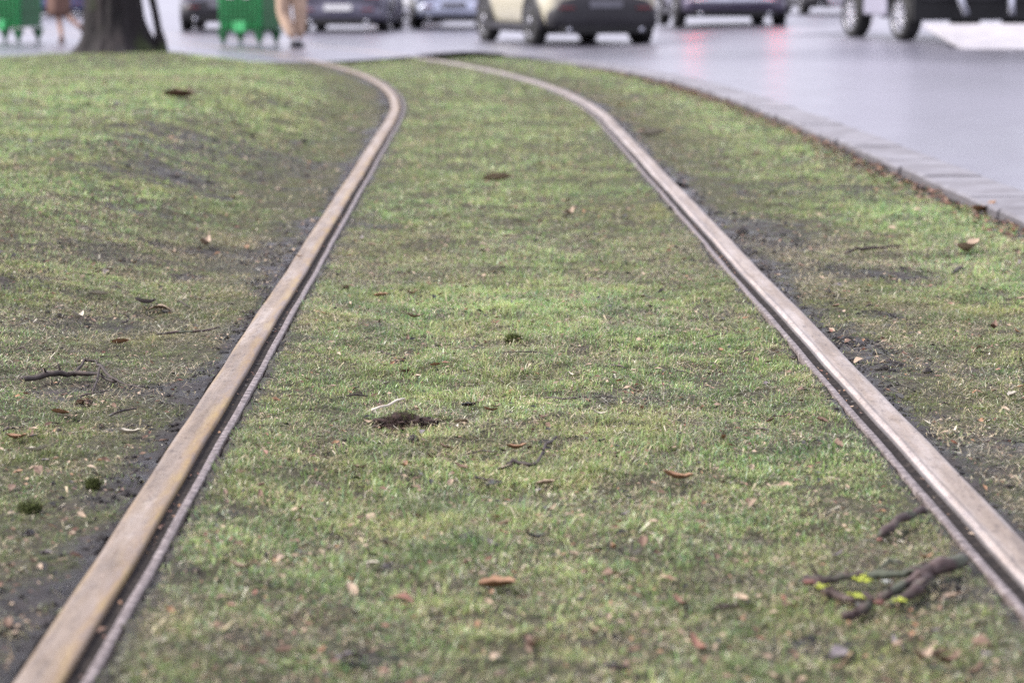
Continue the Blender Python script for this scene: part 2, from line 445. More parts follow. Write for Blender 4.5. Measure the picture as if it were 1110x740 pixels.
# ------------------------------------------------------------------ rails
# profile: (u outward from the running edge, z, colour coordinate)
HEADP = [(.0,-.03,0),(.0005,-.012,0),(.003,-.004,.02),(.008,-.0008,.10),(.020,.0,.26),(.040,.0006,.5),(.056,0,.78),(.066,-.001,.92),(.070,-.005,.98),(.072,-.012,1),(.072,-.09,1)]
HEADR = [(.0,-.03,0),(.001,-.014,0),(.006,-.007,.05),(.013,-.0025,.16),(.020,-.0005,.26),(.034,.0,.45),(.060,0,.78),(.068,-.001,.92),(.075,-.005,.98),(.078,-.012,1),(.078,-.09,1)]
GROOVEP = [(.001,-.012,0),(-.006,-.015,0),(-.015,-.015,0),(-.0235,-.012,0)]
LIPP = [(-.0225,-.05,0),(-.0228,-.0085,0),(-.0236,-.007,0),(-.037,-.0075,0),(-.0382,-.009,0),(-.0384,-.09,0)]
def sweep(name, prof, side, mat, parent, s0=-22, s1=62):
    verts, faces, us = [], [], []
    s = s0; ss = []
    while s < s1: ss.append(s); s += .12 if s > -14 else .5
    n = len(prof)
    for s in ss:
        p, r = centre(s)
        wv = .0012*math.sin(s*3.1)+.0008*math.sin(s*9.7)
        for u, z, c in prof:
            q = p + r*side*(HALF + u + wv)
            verts.append((q.x, q.y, RAILZ + z + .0015*math.sin(s*1.7))); us.append(c)
    for k in range(len(ss)-1):
        for j in range(n-1):
            f_ = (k*n+j, k*n+j+1, (k+1)*n+j+1, (k+1)*n+j); faces.append(f_ if side < 0 else tuple(reversed(f_)))
    o = mesh_obj(name, verts, faces, mat, parent, True)
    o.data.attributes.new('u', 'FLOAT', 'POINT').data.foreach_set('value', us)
    return o
SILV = 1
for side, M, lab in ((-1, M_RAIL_L, 'left grooved tram rail with yellow rusty running edge curving through the grass'),
                     (1, M_RAIL_R, 'right grooved tram rail with grey worn head, nearer the road kerb')):
    root = empty('tram_rail', (0, 0, 0)); tag(root, lab, 'rail', 'rails of the tram track')
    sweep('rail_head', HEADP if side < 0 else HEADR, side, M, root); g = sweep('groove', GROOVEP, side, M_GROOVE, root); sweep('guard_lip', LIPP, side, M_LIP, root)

# ------------------------------------------------------------------ grass blades
GREENS = np.array([(.165,.31,.070),(.21,.36,.090),(.12,.28,.08),(.27,.38,.105),(.17,.32,.15),(.33,.39,.13),(.44,.41,.22),(.68,.60,.42),(.24,.16,.10),(.05,.075,.03)])
GW = np.array([.14,.14,.10,.12,.11,.10,.10,.09,.05,.05])
def scatter(n, y0, y1, margin, left_extra=0):
    Y = np.sqrt(rng.random(n)*(y1**2-y0**2) + y0**2)
    half = .5*W/F*Y + margin
    X = (rng.random(n)*2-1)*half
    return X, Y
def make_blades(ntuft, per, y0, y1, margin, hgt, wid, spread, two, fade=True):
    X, Y = scatter(ntuft, y0, y1, margin)
    lat = lateral(X, Y); u = np.abs(lat) - HALF
    ok = inside(X, Y) & ~((u > -.045) & (u < .085))
    mud_ = mud_mask(X, Y)
    dens = 1 - .93*mud_
    # outside the picture the lawn can be thinner
    outside = np.abs(X) > .5*W/F*Y + .25
    dens = dens*np.where(outside, .35, 1)
    dens = dens*np.clip(.15 + 2.4*(fbm(X, Y, .10, 77., 3)-.32), .12, 1)
    ok &= rng.random(ntuft) < dens
    X, Y, lat, mud_ = X[ok], Y[ok], lat[ok], mud_[ok]
    nt_ = len(X)
    lush = np.clip((fbm(X, Y, .9, 60., 4)-.30)*2.4, 0, 1)
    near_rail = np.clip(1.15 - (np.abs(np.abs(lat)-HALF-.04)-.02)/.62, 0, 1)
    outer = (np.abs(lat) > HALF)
    worn = np.clip(near_rail*np.where(outer, 1.1, .42) + mud_*.5, 0, 1)  # wear and mud, plus the bank hollow's shade painted into the grass tint
    tint_t = fbm(X, Y, .3, 90., 4)
    rep = lambda a: np.repeat(a, per)
    a = rng.random(nt_*per)*2*PI; r = rng.random(nt_*per)**.7*spread
    bx, by = rep(X)+np.cos(a)*r, rep(Y)+np.sin(a)*r
    u = np.abs(lateral(bx, by)) - HALF; keep = ~((u > -.043) & (u < .081))
    bx, by, a = bx[keep], by[keep], a[keep]
    l_, worn_shade, tt, md = rep(lush)[keep], rep(worn)[keep], rep(tint_t)[keep], rep(mud_)[keep]
    n = len(bx); bz = ground_z(bx, by) - .003
    h = hgt*(.45 + .8*rng.random(n))*(.65 + .6*l_)*(1-.55*worn_shade)
    w = wid*(.6 + .8*rng.random(n))
    la = a + rng.normal(0, .9, n)                        # lean direction
    lean = np.clip(rng.normal(.85, .45, n), .05, 1.9)
    dead = rng.random(n)
    pick = rng.choice(len(GREENS), n, p=GW)
    C = GREENS[pick].copy()
    C *= np.array((1.24, 1.20, 1.50))*(1.0 if two else 1.10); C *= (.6 + .8*rng.random(n))[:, None]
    dry = np.clip((tt-.5)*3.2 + rng.normal(0, .3, n), 0, 1)[:, None]
    C = C*(1-dry*.55) + np.array((.38,.36,.16))*dry*.55
    C = C*(1-.62*worn_shade[:, None]) + np.array((.075,.080,.040))*.62*worn_shade[:, None]
    flat = (pick == 7) | (pick == 8)
    lean = np.where(flat, 1.35, lean); 
    dx, dy = np.cos(la), np.sin(la); px_, py_ = -dy, dx
    # random facing of the blade
    fa = rng.random(n)*PI; fx, fy = np.cos(fa), np.sin(fa)
    k1 = .55; b1 = h*k1
    m1 = np.stack([bx + dx*b1*np.sin(lean*.55), by + dy*b1*np.sin(lean*.55), bz + b1*np.cos(lean*.55)], -1)
    tp = m1 + np.stack([dx*h*.45*np.sin(lean*1.15), dy*h*.45*np.sin(lean*1.15), h*.45*np.cos(lean*1.15)], -1)
    B = np.stack([bx, by, bz], -1); Wv = np.stack([fx*w/2, fy*w/2, 0*w], -1)
    if two:
        Vv = np.stack([B-Wv, B+Wv, m1+Wv*.8, m1-Wv*.8, tp], 1).reshape(-1, 3)
        k = np.arange(n)[:, None]*5
        T = np.concatenate([k+np.array([0,1,2]), k+np.array([0,2,3]), k+np.array([3,2,4])])
        nv = 5
    else:
        Vv = np.stack([B-Wv, B+Wv, tp], 1).reshape(-1, 3); T = np.arange(n)[:, None]*3 + np.array([0,1,2]); nv = 3
    Cc_ = np.repeat(np.concatenate([C, np.ones((n, 1))], 1), nv, 0)
    if two:   # bases darkened, tips lightened: turf self-shadow painted into the tint
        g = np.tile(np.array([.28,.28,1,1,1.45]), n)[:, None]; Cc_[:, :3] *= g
    return Vv, T, Cc_
STRAW = np.array([(.40,.34,.24),(.30,.25,.17),(.17,.12,.085),(.09,.065,.05),(.50,.47,.40),(.14,.16,.07),(.04,.032,.03)])
def thatch_(n, y0, y1, margin, ln, wd):
    # dead stems and fibres lying flat in the lawn
    X, Y = scatter(n, y0, y1, margin); u = np.abs(lateral(X, Y)) - HALF
    ok = inside(X, Y) & ~((u > -.055) & (u < .095)); ok &= rng.random(n) < np.where(mud_mask(X, Y) > .6, .25, 1)*np.clip((fbm(X, Y, .25, 120., 4)-.25)*3, .15, 1)
    X, Y = X[ok], Y[ok]; n = len(X); Z = ground_z(X, Y) + rng.random(n)**1.5*.017*(ln/.014)**.5
    a = rng.random(n)*2*PI; l_ = ln*(.4+1.2*rng.random(n)); w = wd*(.6+.9*rng.random(n)); s_ = rng.normal(0, .35, n)
    dx, dy, dz = np.cos(a)*l_/2, np.sin(a)*l_/2, s_*l_/2; wx, wy = -np.sin(a)*w/2, np.cos(a)*w/2
    A = np.stack([X-dx, Y-dy, Z-dz], -1); B = np.stack([X+dx, Y+dy, Z+dz], -1); Wv = np.stack([wx, wy, 0*w], -1)
    Vv = np.stack([A-Wv, A+Wv, B], 1).reshape(-1, 3); T = np.arange(n)[:, None]*3 + np.array([0,1,2])
    C = STRAW[rng.choice(7, n, p=[.22,.18,.14,.14,.10,.12,.10])]*(.7+.9*rng.random(n))[:, None]
    return Vv, T, np.repeat(np.concatenate([C, np.ones((n, 1))], 1), 3, 0)
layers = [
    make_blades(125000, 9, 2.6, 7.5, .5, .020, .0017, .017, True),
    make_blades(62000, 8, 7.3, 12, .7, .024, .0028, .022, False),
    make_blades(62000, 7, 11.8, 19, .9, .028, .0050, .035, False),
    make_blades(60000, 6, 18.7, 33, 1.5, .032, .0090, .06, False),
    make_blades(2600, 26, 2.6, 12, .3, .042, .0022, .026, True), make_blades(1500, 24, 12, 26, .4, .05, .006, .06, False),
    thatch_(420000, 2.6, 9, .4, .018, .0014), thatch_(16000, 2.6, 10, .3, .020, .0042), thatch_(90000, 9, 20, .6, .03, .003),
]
VV, TT, CC_ = [], [], []; o_ = 0
for a_, b_, c_ in layers:
    VV.append(a_); TT.append(b_ + o_); CC_.append(c_); o_ += len(a_)
VV = np.concatenate(VV); TT = np.concatenate(TT); CC_ = np.concatenate(CC_)
print('grass tris', len(TT))
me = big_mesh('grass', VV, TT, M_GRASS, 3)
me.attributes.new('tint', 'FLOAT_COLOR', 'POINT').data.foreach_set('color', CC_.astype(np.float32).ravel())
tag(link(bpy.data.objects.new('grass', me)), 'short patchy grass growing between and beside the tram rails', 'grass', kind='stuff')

# crumbs of wet earth on the bare mud
def crumbs(n, y0, y1, size):
    X, Y = scatter(n, y0, y1, .3); u = np.abs(lateral(X, Y)) - HALF; m = mud_mask(X, Y)
    ok = inside(X, Y) & ~((u > -.050) & (u < .088)) & (rng.random(n) < np.clip(m*1.2, .06, 1)*np.clip((fbm(X, Y, .09, 150., 3)-.3)*3.2, .1, 1))
    X, Y = X[ok], Y[ok]; n = len(X); Z = ground_z(X, Y)
    O = np.array([(1,0,0),(-1,0,0),(0,1,0),(0,-1,0),(0,0,1),(0,0,-1)], float)
    a = rng.random(n)*2*PI; s_ = size*np.exp(rng.normal(0, .55, n)); V = np.repeat(O[None], n, 0)*(.6+.8*rng.random((n, 6, 1))) + rng.normal(0, .18, (n, 6, 3))
    V *= s_[:, None, None]; V[:, :, 2] *= .7
    c, d = np.cos(a)[:, None], np.sin(a)[:, None]; x = V[:, :, 0]*c - V[:, :, 1]*d; y = V[:, :, 0]*d + V[:, :, 1]*c
    V = np.stack([x + X[:, None], y + Y[:, None], V[:, :, 2] + (Z + s_*.15)[:, None]], -1).reshape(-1, 3)
    F_ = np.array([(0,2,4),(2,1,4),(1,3,4),(3,0,4),(2,0,5),(1,2,5),(3,1,5),(0,3,5)])
    return V, (np.arange(n)[:, None, None]*6 + F_[None]).reshape(-1, 3)
a1, t1_ = crumbs(90000, 2.6, 9, .0028); a2, t2_ = crumbs(22000, 9, 20, .0055)
me = big_mesh('soil_crumbs', np.concatenate([a1, a2]), np.concatenate([t1_, t2_ + len(a1)]), M_SOIL, 3)
me.attributes.new('mud', 'FLOAT', 'POINT').data.foreach_set('value', np.ones(len(a1)+len(a2), np.float32))
tag(link(bpy.data.objects.new('soil_crumbs', me)), 'wet dark crumbs of earth on the bare mud beside the rails', 'soil', kind='stuff')

# ------------------------------------------------------------------ litter
def leaf_geo(bm, L_, Wd, curl, base=Matrix.Identity(4), seed=0):
    r = random.Random(seed); nseg = 7; rows = []
    for i in range(nseg+1):
        f_ = i/nseg; hw = Wd/2*math.sin(PI*min(1, f_*.93+.05))**.7*(1+.25*(r.random()-.5)); xx = (f_-.5)*L_
        zc = curl*L_*((f_-.5)**2)*1.6
        rows.append([bm.verts.new(base @ Vector((xx, s_*hw, zc + abs(s_)*hw*.7*(1+.5*r.random())*(1 if curl > 0 else .4) + .001))) for s_ in (-1, -.5, 0, .5, 1)])
    for a, b in zip(rows, rows[1:]):
        for j in range(4): bm.faces.new((a[j], a[j+1], b[j+1], b[j]))
def leafmat(name, c):
    t = MT(name, c, .6); n = t.noise(60, 5, .65, t.coord(True))
    t.base(t.ramp(n, [(.3, tuple(x*.55 for x in c)), (.55, c), (.75, tuple(min(1, x*1.4) for x in c))])); t.bump(n, .4, .003); return t.m
LM = {'pale': leafmat('pale_dead_leaf', (.31,.23,.165)), 'orange': leafmat('orange_leaf', (.24,.13,.07)), 'brown': leafmat('brown_leaf', (.13,.075,.05)),
      'red': leafmat('red_brown_leaf', (.17,.075,.05)), 'white': leafmat('bleached_leaf', (.46,.42,.34)), 'grey': leafmat('grey_dead_leaf', (.14,.12,.13)), 'black': leafmat('black_wet_leaf', (.018,.017,.018))}
LEAFMESH = {}
def leaf_mesh(kind, v):
    if (kind, v) not in LEAFMESH:
        bm = bmesh.new(); leaf_geo(bm, 1, [.42,.55,.3,.7][v], [.5,.25,.8,-.3][v], seed=v*7+hash(kind) % 1 if False else v*7+1)
        me_ = bpy.data.meshes.new('leaf'); bm.to_mesh(me_); bm.free(); me_.materials.append(LM[kind])
        me_.polygons.foreach_set('use_smooth', [True]*len(me_.polygons)); LEAFMESH[(kind, v)] = me_
    return LEAFMESH[(kind, v)]
def leaf(px, py, size, kind, v, rz, label, group='dead leaves lying on the grass', lift=.012, tilt=.15):
    p = atg(px, py)
    o = link(bpy.data.objects.new('leaf', leaf_mesh(kind, v)))
    o.location = (p.x, p.y, max(gz(p.x, p.y), .0) + lift); o.scale = (size,)*3
    o.rotation_euler = (random.uniform(-tilt, tilt)-.12, random.uniform(-tilt, tilt), rz)
    tag(o, label, 'leaf', group); return o
LV = [
 (449,344,.050,'pale',0,.4,'pale curled leaf between the rails above the moss tuft'),
 (735,519,.060,'orange',0,.1,'long tan leaf near the right rail, level with the grey seed pod'),
 (539,636,.062,'orange',1,0,'broad flat orange brown leaf between the rails below the black leaf'),
 (580,583,.042,'black',2,.15,'black wet leaf flat on grass above the broad orange leaf'),
 (403,611,.024,'white',1,0,'small white leaf left of the broad orange leaf'),
 (689,609,.026,'pale',0,-.5,'short pale leaf lying right of the black leaf'),
 (264,616,.048,'pale',2,-.3,'thin pale leaf in the grass beside the left rail groove'),
 (171,597,.050,'orange',2,1.3,'orange brown leaf standing in the left rail groove'),
 (436,648,.040,'red',3,-.3,'crumpled red brown leaf left of the broad orange leaf'),
 (380,711,.046,'grey',3,.2,'crumpled grey leaf near the bottom of the track bed'),
 (576,701,.045,'brown',2,-1.2,'upright brown leaf low in the track bed right of the grey one'),
 (757,703,.050,'red',2,-1.1,'reddish leaf standing low in the track bed, in front of the branch pile'),
 (668,726,.040,'grey',1,.2,'grey leaf lying at the bottom edge of the track bed'),
 (738,655,.040,'red',2,-1.,'red leaf standing left of the lichen branch'),
 (1000,714,.055,'pale',2,.9,'pale leaf standing in grass in front of the lichen branch'),
 (1030,718,.05,'brown',2,.6,'brown leaf leaning in the grass below the lichen branch'),
 (439,505,.028,'orange',2,1.2,'small orange leaf standing left of the seed pod'),
 (391,507,.030,'pale',0,0,'small flat tan leaf left of the small orange leaf'),
 (592,523,.035,'pale',1,0,'flat tan leaf to the right of the grey seed pod'),
 (560,486,.045,'orange',0,.3,'tan leaf leaning on the forked black twig'),
 (472,396,.028,'orange',1,.3,'orange leaf above the dark peat clod'),
 (621,407,.030,'white',2,-.7,'bright white leaf chip right of the moss tuft'),
 (690,425,.040,'pale',2,-.2,'long pale leaf right of the thin bent twig'),
 (650,449,.034,'white',2,0,'pale straw leaf below the thin bent twig'),
 (419,416,.022,'white',1,.6,'small whitish leaf above the white peeled stick'),
 (532,445,.034,'orange',0,0,'thin orange leaf right of the dark peat clod'),
 (500,458,.034,'pale',1,0,'tan leaf just right of the dark peat clod'),
 (494,464,.03,'white',2,1.2,'white leaf standing right of the dark peat clod'),
 (508,440,.035,'black',1,0,'small black leaf between the peat clod and the twigs'),
 (386,518,.026,'black',3,.2,'black wet leaf near the left rail, below the flat tan leaf'),
 (140,470,.050,'white',0,.25,'off white leaf left of the rail below the forked black branch'),
 (40,489,.052,'white',0,0,'long off white leaf in the left lawn below the forked branch'),
 (18,475,.045,'orange',0,0,'orange leaf at the left edge of the lawn'),
 (65,448,.04,'orange',1,0,'round orange leaf below the forked black branch'),
 (174,334,.075,'pale',3,.1,'big pale leaf touching the thin left lawn stick'),
 (158,329,.07,'grey',0,.5,'greyish pink leaf above the big pale leaf on the left lawn'),
 (108,320,.05,'white',1,.2,'small bright leaf on the left lawn up from the forked branch'),
 (224,266,.10,'pale',2,1.4,'tall tan leaf standing in the left lawn near the mud patch'),
 (85,345,.07,'white',2,1.3,'upright cream leaf on the left lawn'),
 (130,372,.05,'orange',1,.1,'orange leaf below the thin stick on the left lawn'),
 (618,233,.09,'pale',2,1.2,'small upright pale leaf in the middle of the track before the curve'),
 (539,196,.14,'pale',1,0,'broad tan leaf in the middle of the far straight track'),
 (708,147,.17,'white',1,0,'bright white leaf right of the far right rail'),
 (1050,272,.16,'pale',0,.9,'long pale leaf in the right lawn toward the kerb'),
 (1098,430,.04,'white',1,.8,'small white leaf at the right edge of the right lawn'),
 (1078,355,.06,'brown',2,1.2,'brown leaf standing at the right edge of the right lawn'),
 (1068,229,.15,'orange',0,.6,'orange leaf lying against the kerb at the right'),
 (1036,213,.08,'white',1,.2,'white flake lying at the foot of the kerb'),
 (194,106,.20,'brown',1,0,'dark leaf clump on the far left lawn under the green container'),
 (447,318,.035,'orange',2,.1,'little orange leaf in the track above the pale curled leaf'),
 (413,321,.045,'orange',1,0,'flat orange leaf left of the track centre'),
]
for a_ in LV: leaf(*a_)
# anonymous leaves, each one its own object
kinds = ['pale','pale','brown','orange','brown','brown','brown','grey','grey','black']
word = {'pale':'small pale tan dead leaf scattered in the grass','white':'tiny bleached leaf chip scattered in the grass','orange':'small orange brown leaf scattered in the grass',
        'brown':'small dark brown leaf scattered in the grass','red':'small red brown leaf scattered in the grass','grey':'small shrivelled grey leaf scattered in the grass','black':'tiny black leaf scrap scattered in the grass'}
cnt = 0
while cnt < 280:
    px, py = random.uniform(0, 1110), 80 + 650*random.random()**1.25
    p = atg(px, py); lt = float(lateral(np.array([p.x]), np.array([p.y]))[0])
    if abs(abs(lt)-HALF) < .1 or not inside(np.array([p.x]), np.array([p.y]))[0]: continue
    k_ = random.choice(kinds)
    leaf(px, py, random.uniform(.012, .034)*(1+max(0, p.y-7)*.10), k_, random.randrange(4), random.uniform(0, PI), word[k_], 'small dead leaves scattered over the lawn', .010, .5)
    cnt += 1
# uncountable crumbs, plus the drift of leaves along the kerb
bm = bmesh.new(); cols = ['red','brown','orange','pale','black','grey']
def crumb(x, y, z, sz, mi, lift=.006):
    M_ = Matrix.Translation((x, y, z+lift+random.random()*.008)) @ Matrix.Rotation(random.uniform(0, 2*PI), 4, 'Z') @ Matrix.Rotation(random.uniform(-.7, .7), 4, 'X') @ Matrix.Rotation(random.uniform(-.4,.4), 4, 'Y')
    v = [bm.verts.new(M_ @ Vector(q)) for q in ((-sz/2,0,0),(-sz*.15,sz*.25,.1*sz),(sz/2,.02*sz,.05*sz),(0,-sz*.22,.12*sz),(0,0,-.05*sz))]
    for f_ in ((0,4,1),(1,4,2),(2,4,3),(3,4,0)): bm.faces.new([v[q] for q in f_]).material_index = mi
pq = []
for _ in range(3800):
    s_ = random.uniform(14, 42); p, n = along(s_); pq.append(p - n*(abs(random.gauss(0, .11))+.012))
KX = np.array([q.x for q in pq]); KY = np.array([q.y for q in pq]); KZ = ground_z(KX, KY)
for x_, y_, z_ in zip(KX.tolist(), KY.tolist(), KZ.tolist()): crumb(x_, y_, z_, random.uniform(.016, .045), random.choice([0,0,0,1,1,1,2,4,4]))
KY = 3 + 19*rng.random(19000)**1.3; KX = (rng.random(19000)*2-1)*(.23*KY+.3)
ok = (np.abs(np.abs(lateral(KX, KY))-HALF) > .09) & inside(KX, KY); KX, KY = KX[ok], KY[ok]; KZ = ground_z(KX, KY)
for x_, y_, z_ in zip(KX.tolist(), KY.tolist(), KZ.tolist()): crumb(x_, y_, z_, random.choice((1,1,1,1.7))*random.uniform(.006, .015)*(1+max(0, y_-6)*.06), random.choice([0,1,1,1,1,2,3,3,3,4,4,4]), .010)
ll = bm_obj('leaf_litter', bm, [LM[k] for k in cols]); tag(ll, 'leaf crumbs in the grass and a red brown drift against the kerb', 'leaf litter', kind='stuff')

# twigs, branches
t = MT('twig_bark', (.05,.04,.035), .75); n = t.noise(40, 5, .7, t.coord(True)); t.base(t.ramp(n, [(.3, (.012,.010,.010)), (.6, (.045,.032,.028)), (.8, (.12,.085,.07))])); t.bump(n, .6, .004); M_TWIG = t.m
t = MT('lichen_branch_bark', (.06,.04,.04), .8); n = t.noise(28, 5, .7, t.coord()); g = t.noise(11, 3, .5, t.coord(False))
cb = t.ramp(n, [(.3, (.012,.009,.009)), (.55, (.050,.030,.028)), (.8, (.15,.12,.115))])
cb = t.mix(t.ramp(t.noise(17, 3, .5), [(.5, (0,0,0)), (.6, (.8,)*3)]), cb, (.055,.068,.045))
t.base(cb); t.bump(n, .8, .006); M_LICH = t.m
M_YEL = simple('yellow_lichen', (.32,.36,.055), .9, 0, .5, 90, .8)
M_GLI = simple('grey_lichen', (.33,.34,.33), .9, 0, .3, 60, .8)
M_CUT = simple('broken_wood_end', (.13,.055,.042), .7, 0, .4, 40, .4)
M_PEEL = simple('peeled_wood', (.50,.45,.37), .6, 0, .15, 40, .2)
def twig(name, label, cat, paths, mat, z=.03, group=None, parts=()):
    """paths: lists of (px, py, height above the lawn, radius)"""
    p0 = atg(paths[0][0][0], paths[0][0][1]); z = gz(p0.x, p0.y) + .014; b0 = gz(p0.x, p0.y)
    bm = bmesh.new()
    def conv(path):
        pts, rr = [], []
        for k in range(len(path)-1):
            for s_ in range(4):
                f_ = s_/4; a = path[k]; b = path[k+1]
                q = [a[i_]*(1-f_)+b[i_]*f_ for i_ in range(4)]; w = at(q[0], q[1], z)
                pts.append(Vector((w.x, w.y, gz(w.x, w.y)+.012+q[2])) + Vector([random.uniform(-1,1)*q[3]*.22 for _ in range(3)])); rr.append(q[3]*random.uniform(.72, 1.28))
        a = path[-1]; w = at(a[0], a[1], z); pts.append(Vector((w.x, w.y, gz(w.x, w.y)+.012+a[2]))); rr.append(a[3]); return pts, rr
    for pa in paths:
        pts, rr = conv(pa); tube(bm, [q_ - Vector((0, 0, .004)) for q_ in pts], [q_*.84 for q_ in rr], 7, .5)
        for q_ in range(len(pts)//4):
            k_ = random.randrange(1, len(pts)-1); dr = Vector((random.uniform(-1,1), random.uniform(-1,1), random.uniform(.0,.7))).normalized(); l_ = rr[k_]*random.uniform(1.6, 3.6)
            tube(bm, [pts[k_], pts[k_]+dr*l_*.5+Vector((0,0,rr[k_]*.3)), pts[k_]+dr*l_], [rr[k_]*.34, rr[k_]*.24, rr[k_]*.1], 5, .3)
    o = bm_obj(name, bm, mat, None, True); tag(o, label, cat, group)
    for pn, pm, pxy, r_, sq in parts:
        w = at(pxy[0], pxy[1], z + pxy[2]); r_ *= .82; b2 = bmesh.new()
        for q_ in range(14 if 'lichen' in pn else 1):
            o3 = Vector((random.gauss(0, .55)*r_*sq, random.gauss(0, .45)*r_, abs(random.gauss(0, .3))*r_)) if 'lichen' in pn else Vector()
            bmesh.ops.create_icosphere(b2, subdivisions=2, radius=r_*(random.uniform(.18, .42) if 'lichen' in pn else .72), matrix=Matrix.Translation(Vector((w.x, w.y, gz(w.x, w.y)+.014+pxy[2])) + o3) @ Matrix.Diagonal((sq, .8, .6, 1)))
        for v in b2.verts: v.co += Vector(mnoise.noise_vector(v.co*300))*r_*.35
        bm_obj(pn, b2, pm, o, True)
    return o
twig('fallen_branch', 'long forked black branch lying on the left lawn', 'branch',
     [[(22,412,.012,.008),(50,407,.014,.009),(80,405,.016,.0085),(105,406,.014,.006),(128,410,.010,.004)],
      [(80,405,.010,.0055),(92,399,.035,.005),(103,399,.04,.0045),(110,405,.03,.004),(130,413,.012,.003),(160,418,.006,.0018)],
      [(109,404,.03,.0035),(104,413,.012,.003),(100,421,.006,.002)], [(86,423,.004,.003),(102,420,.006,.0025),(118,418,.004,.0015)]], M_TWIG)
twig('lichen_branch', 'thick forked branch with yellow lichen lying near the right rail', 'branch',
     [[(955,651,.012,.011),(985,638,.014,.012),(1010,632,.016,.014),(1044,620,.018,.015)],
      [(968,655,.010,.010),(990,650,.012,.011),(1003,634,.014,.012)]], M_LICH,
     parts=[('broken_end', M_CUT, (953,652,.014), .0125, 1.1), ('yellow_lichen', M_YEL, (976,653,.012), .010, 1.3), ('grey_lichen', M_GLI, (963,631,.018), .007, 1.2)])
twig('mossy_stick', 'two mossy sticks fused at a red broken end, left of the forked lichen branch', 'stick',
     [[(872,630,.010,.009),(890,632,.012,.009),(920,630,.012,.009),(950,628,.014,.010),(975,630,.012,.010),(1005,623,.012,.009)],
      [(885,634,.008,.0085),(905,644,.008,.010),(930,647,.008,.010),(948,648,.006,.009)]], M_LICH,
     parts=[('broken_end', M_CUT, (877,630,.011), .011, 1.7), ('yellow_lichen', M_YEL, (893,636,.012), .0115, .9), ('yellow_lichen', M_YEL, (938,628,.014), .0125, 1.3), ('yellow_lichen', M_YEL, (930,646,.010), .0105, 1.5)])
twig('short_stick', 'short stubby stick with bark in front of the mossy sticks', 'stick', [[(915,668,.008,.007),(928,664,.010,.009),(943,660,.010,.009)]], M_LICH)
twig('thick_stick', 'thick dark stick lying alone above the lichen branch by the right rail', 'stick', [[(954,582,.010,.009),(972,572,.014,.011),(990,565,.014,.010),(1002,558,.012,.008)]], M_LICH,
     parts=[('broken_end', M_CUT, (953,583,.010), .009, 1)])
twig('small_twig', 'tiny curved twig just above the pile of mossy sticks', 'twig', [[(953,617,.010,.0035),(965,613,.014,.004),(978,616,.010,.003)]], M_LICH)
twig('twig', 'forked black twig in the track beside a tan leaf', 'twig', [[(540,508,.006,.004),(556,503,.010,.006),(578,505,.008,.004),(592,488,.022,.004),(603,475,.012,.003)], [(500,489,.004,.002),(520,486,.006,.002),(540,487,.004,.0015)]], M_TWIG)
twig('twig', 'thin bent black twig right of the peat clod', 'twig', [[(590,430,.006,.0025),(610,434,.008,.003),(630,432,.008,.0025),(660,431,.004,.0015)]], M_TWIG)
twig('twig', 'hair thin straight twig below the moss tuft', 'twig', [[(545,383,.008,.0015),(575,382,.010,.002),(605,382,.006,.0015)]], M_TWIG)
twig('stick', 'thin pale brown stick on the upper left lawn near the rail', 'stick', [[(170,362,.006,.004),(190,361,.012,.005),(215,362,.008,.004),(238,358,.006,.003)]], M_LICH)
twig('twig', 'short straight black twig on the left lawn below the branch', 'twig', [[(118,449,.004,.003),(135,446,.006,.004),(148,444,.004,.002)]], M_TWIG)
twig('twig', 'dark twig lying in the right lawn below the long pale leaf', 'twig', [[(916,274,.006,.006),(940,272,.010,.008),(975,268,.006,.005)]], M_TWIG)
twig('twig', 'short black twig below the long pale leaf in the right lawn', 'twig', [[(1032,296,.004,.006),(1038,291,.012,.007),(1044,288,.006,.004)]], M_TWIG)
twig('twig', 'thin twig at the left edge of the lawn under the forked branch', 'twig', [[(0,468,.006,.003),(12,464,.008,.003),(26,460,.004,.002)]], M_TWIG)
for k_ in range(30):
    while True:
        px, py = random.uniform(20, 1090), random.uniform(150, 730); q_ = atg(px, py)
        if abs(abs(float(lateral(np.array([q_.x]), np.array([q_.y]))[0]))-HALF) > .16 and q_.x < 1.9: break
    w_ = random.uniform(.02, .06)*(py+20)/.96; a_ = random.uniform(-.35, .35); r0 = random.uniform(.0012, .0024)
    twig('twig', 'short thin dark twig scattered in the lawn', 'twig', [[(px-w_/2, py-a_*w_*.4, .006, r0*.8), (px, py+random.uniform(-1,1), .010, r0*1.3), (px+w_/2, py+a_*w_*.4, .005, r0*.6)]], random.choice((M_TWIG, M_LICH)), group='small twigs scattered over the lawn')
# peeled stick on the peat clod, the clod, moss, seed pod, pebbles
twig('peeled_stick', 'white peeled stick leaning on the dark peat clod', 'stick', [[(403,448,.014,.0032),(438,437,.024,.0028)]], M_PEEL)
def lump(name, label, cat, px, py, size, mat, squash=.5, amp=.35, fr=60, seed=0, sx=1, lift=0):
    p = atg(px, py); bm = bmesh.new(); bmesh.ops.create_icosphere(bm, subdivisions=4, radius=1)
    for v in bm.verts:
        nn = mnoise.noise(v.co*fr/30 + Vector((seed,)*3)) + .5*mnoise.noise(v.co*fr/10 + Vector((seed,)*3))
        v.co *= 1 + amp*nn; v.co = Vector((v.co.x*size*sx, v.co.y*size*.8, v.co.z*size*squash))
    o = bm_obj(name, bm, mat, None, True); o.location = (p.x, p.y, gz(p.x, p.y)+size*squash*.35+lift); tag(o, label, cat); return o
t = MT('peat', (.03,.018,.015), .95); n = t.noise(120, 5, .8, t.coord()); t.base(t.ramp(n, [(.3, (.012,.007,.007)), (.6, (.05,.026,.020)), (.8, (.13,.07,.045))])); t.bump(n, 1, .008); M_PEAT = t.m
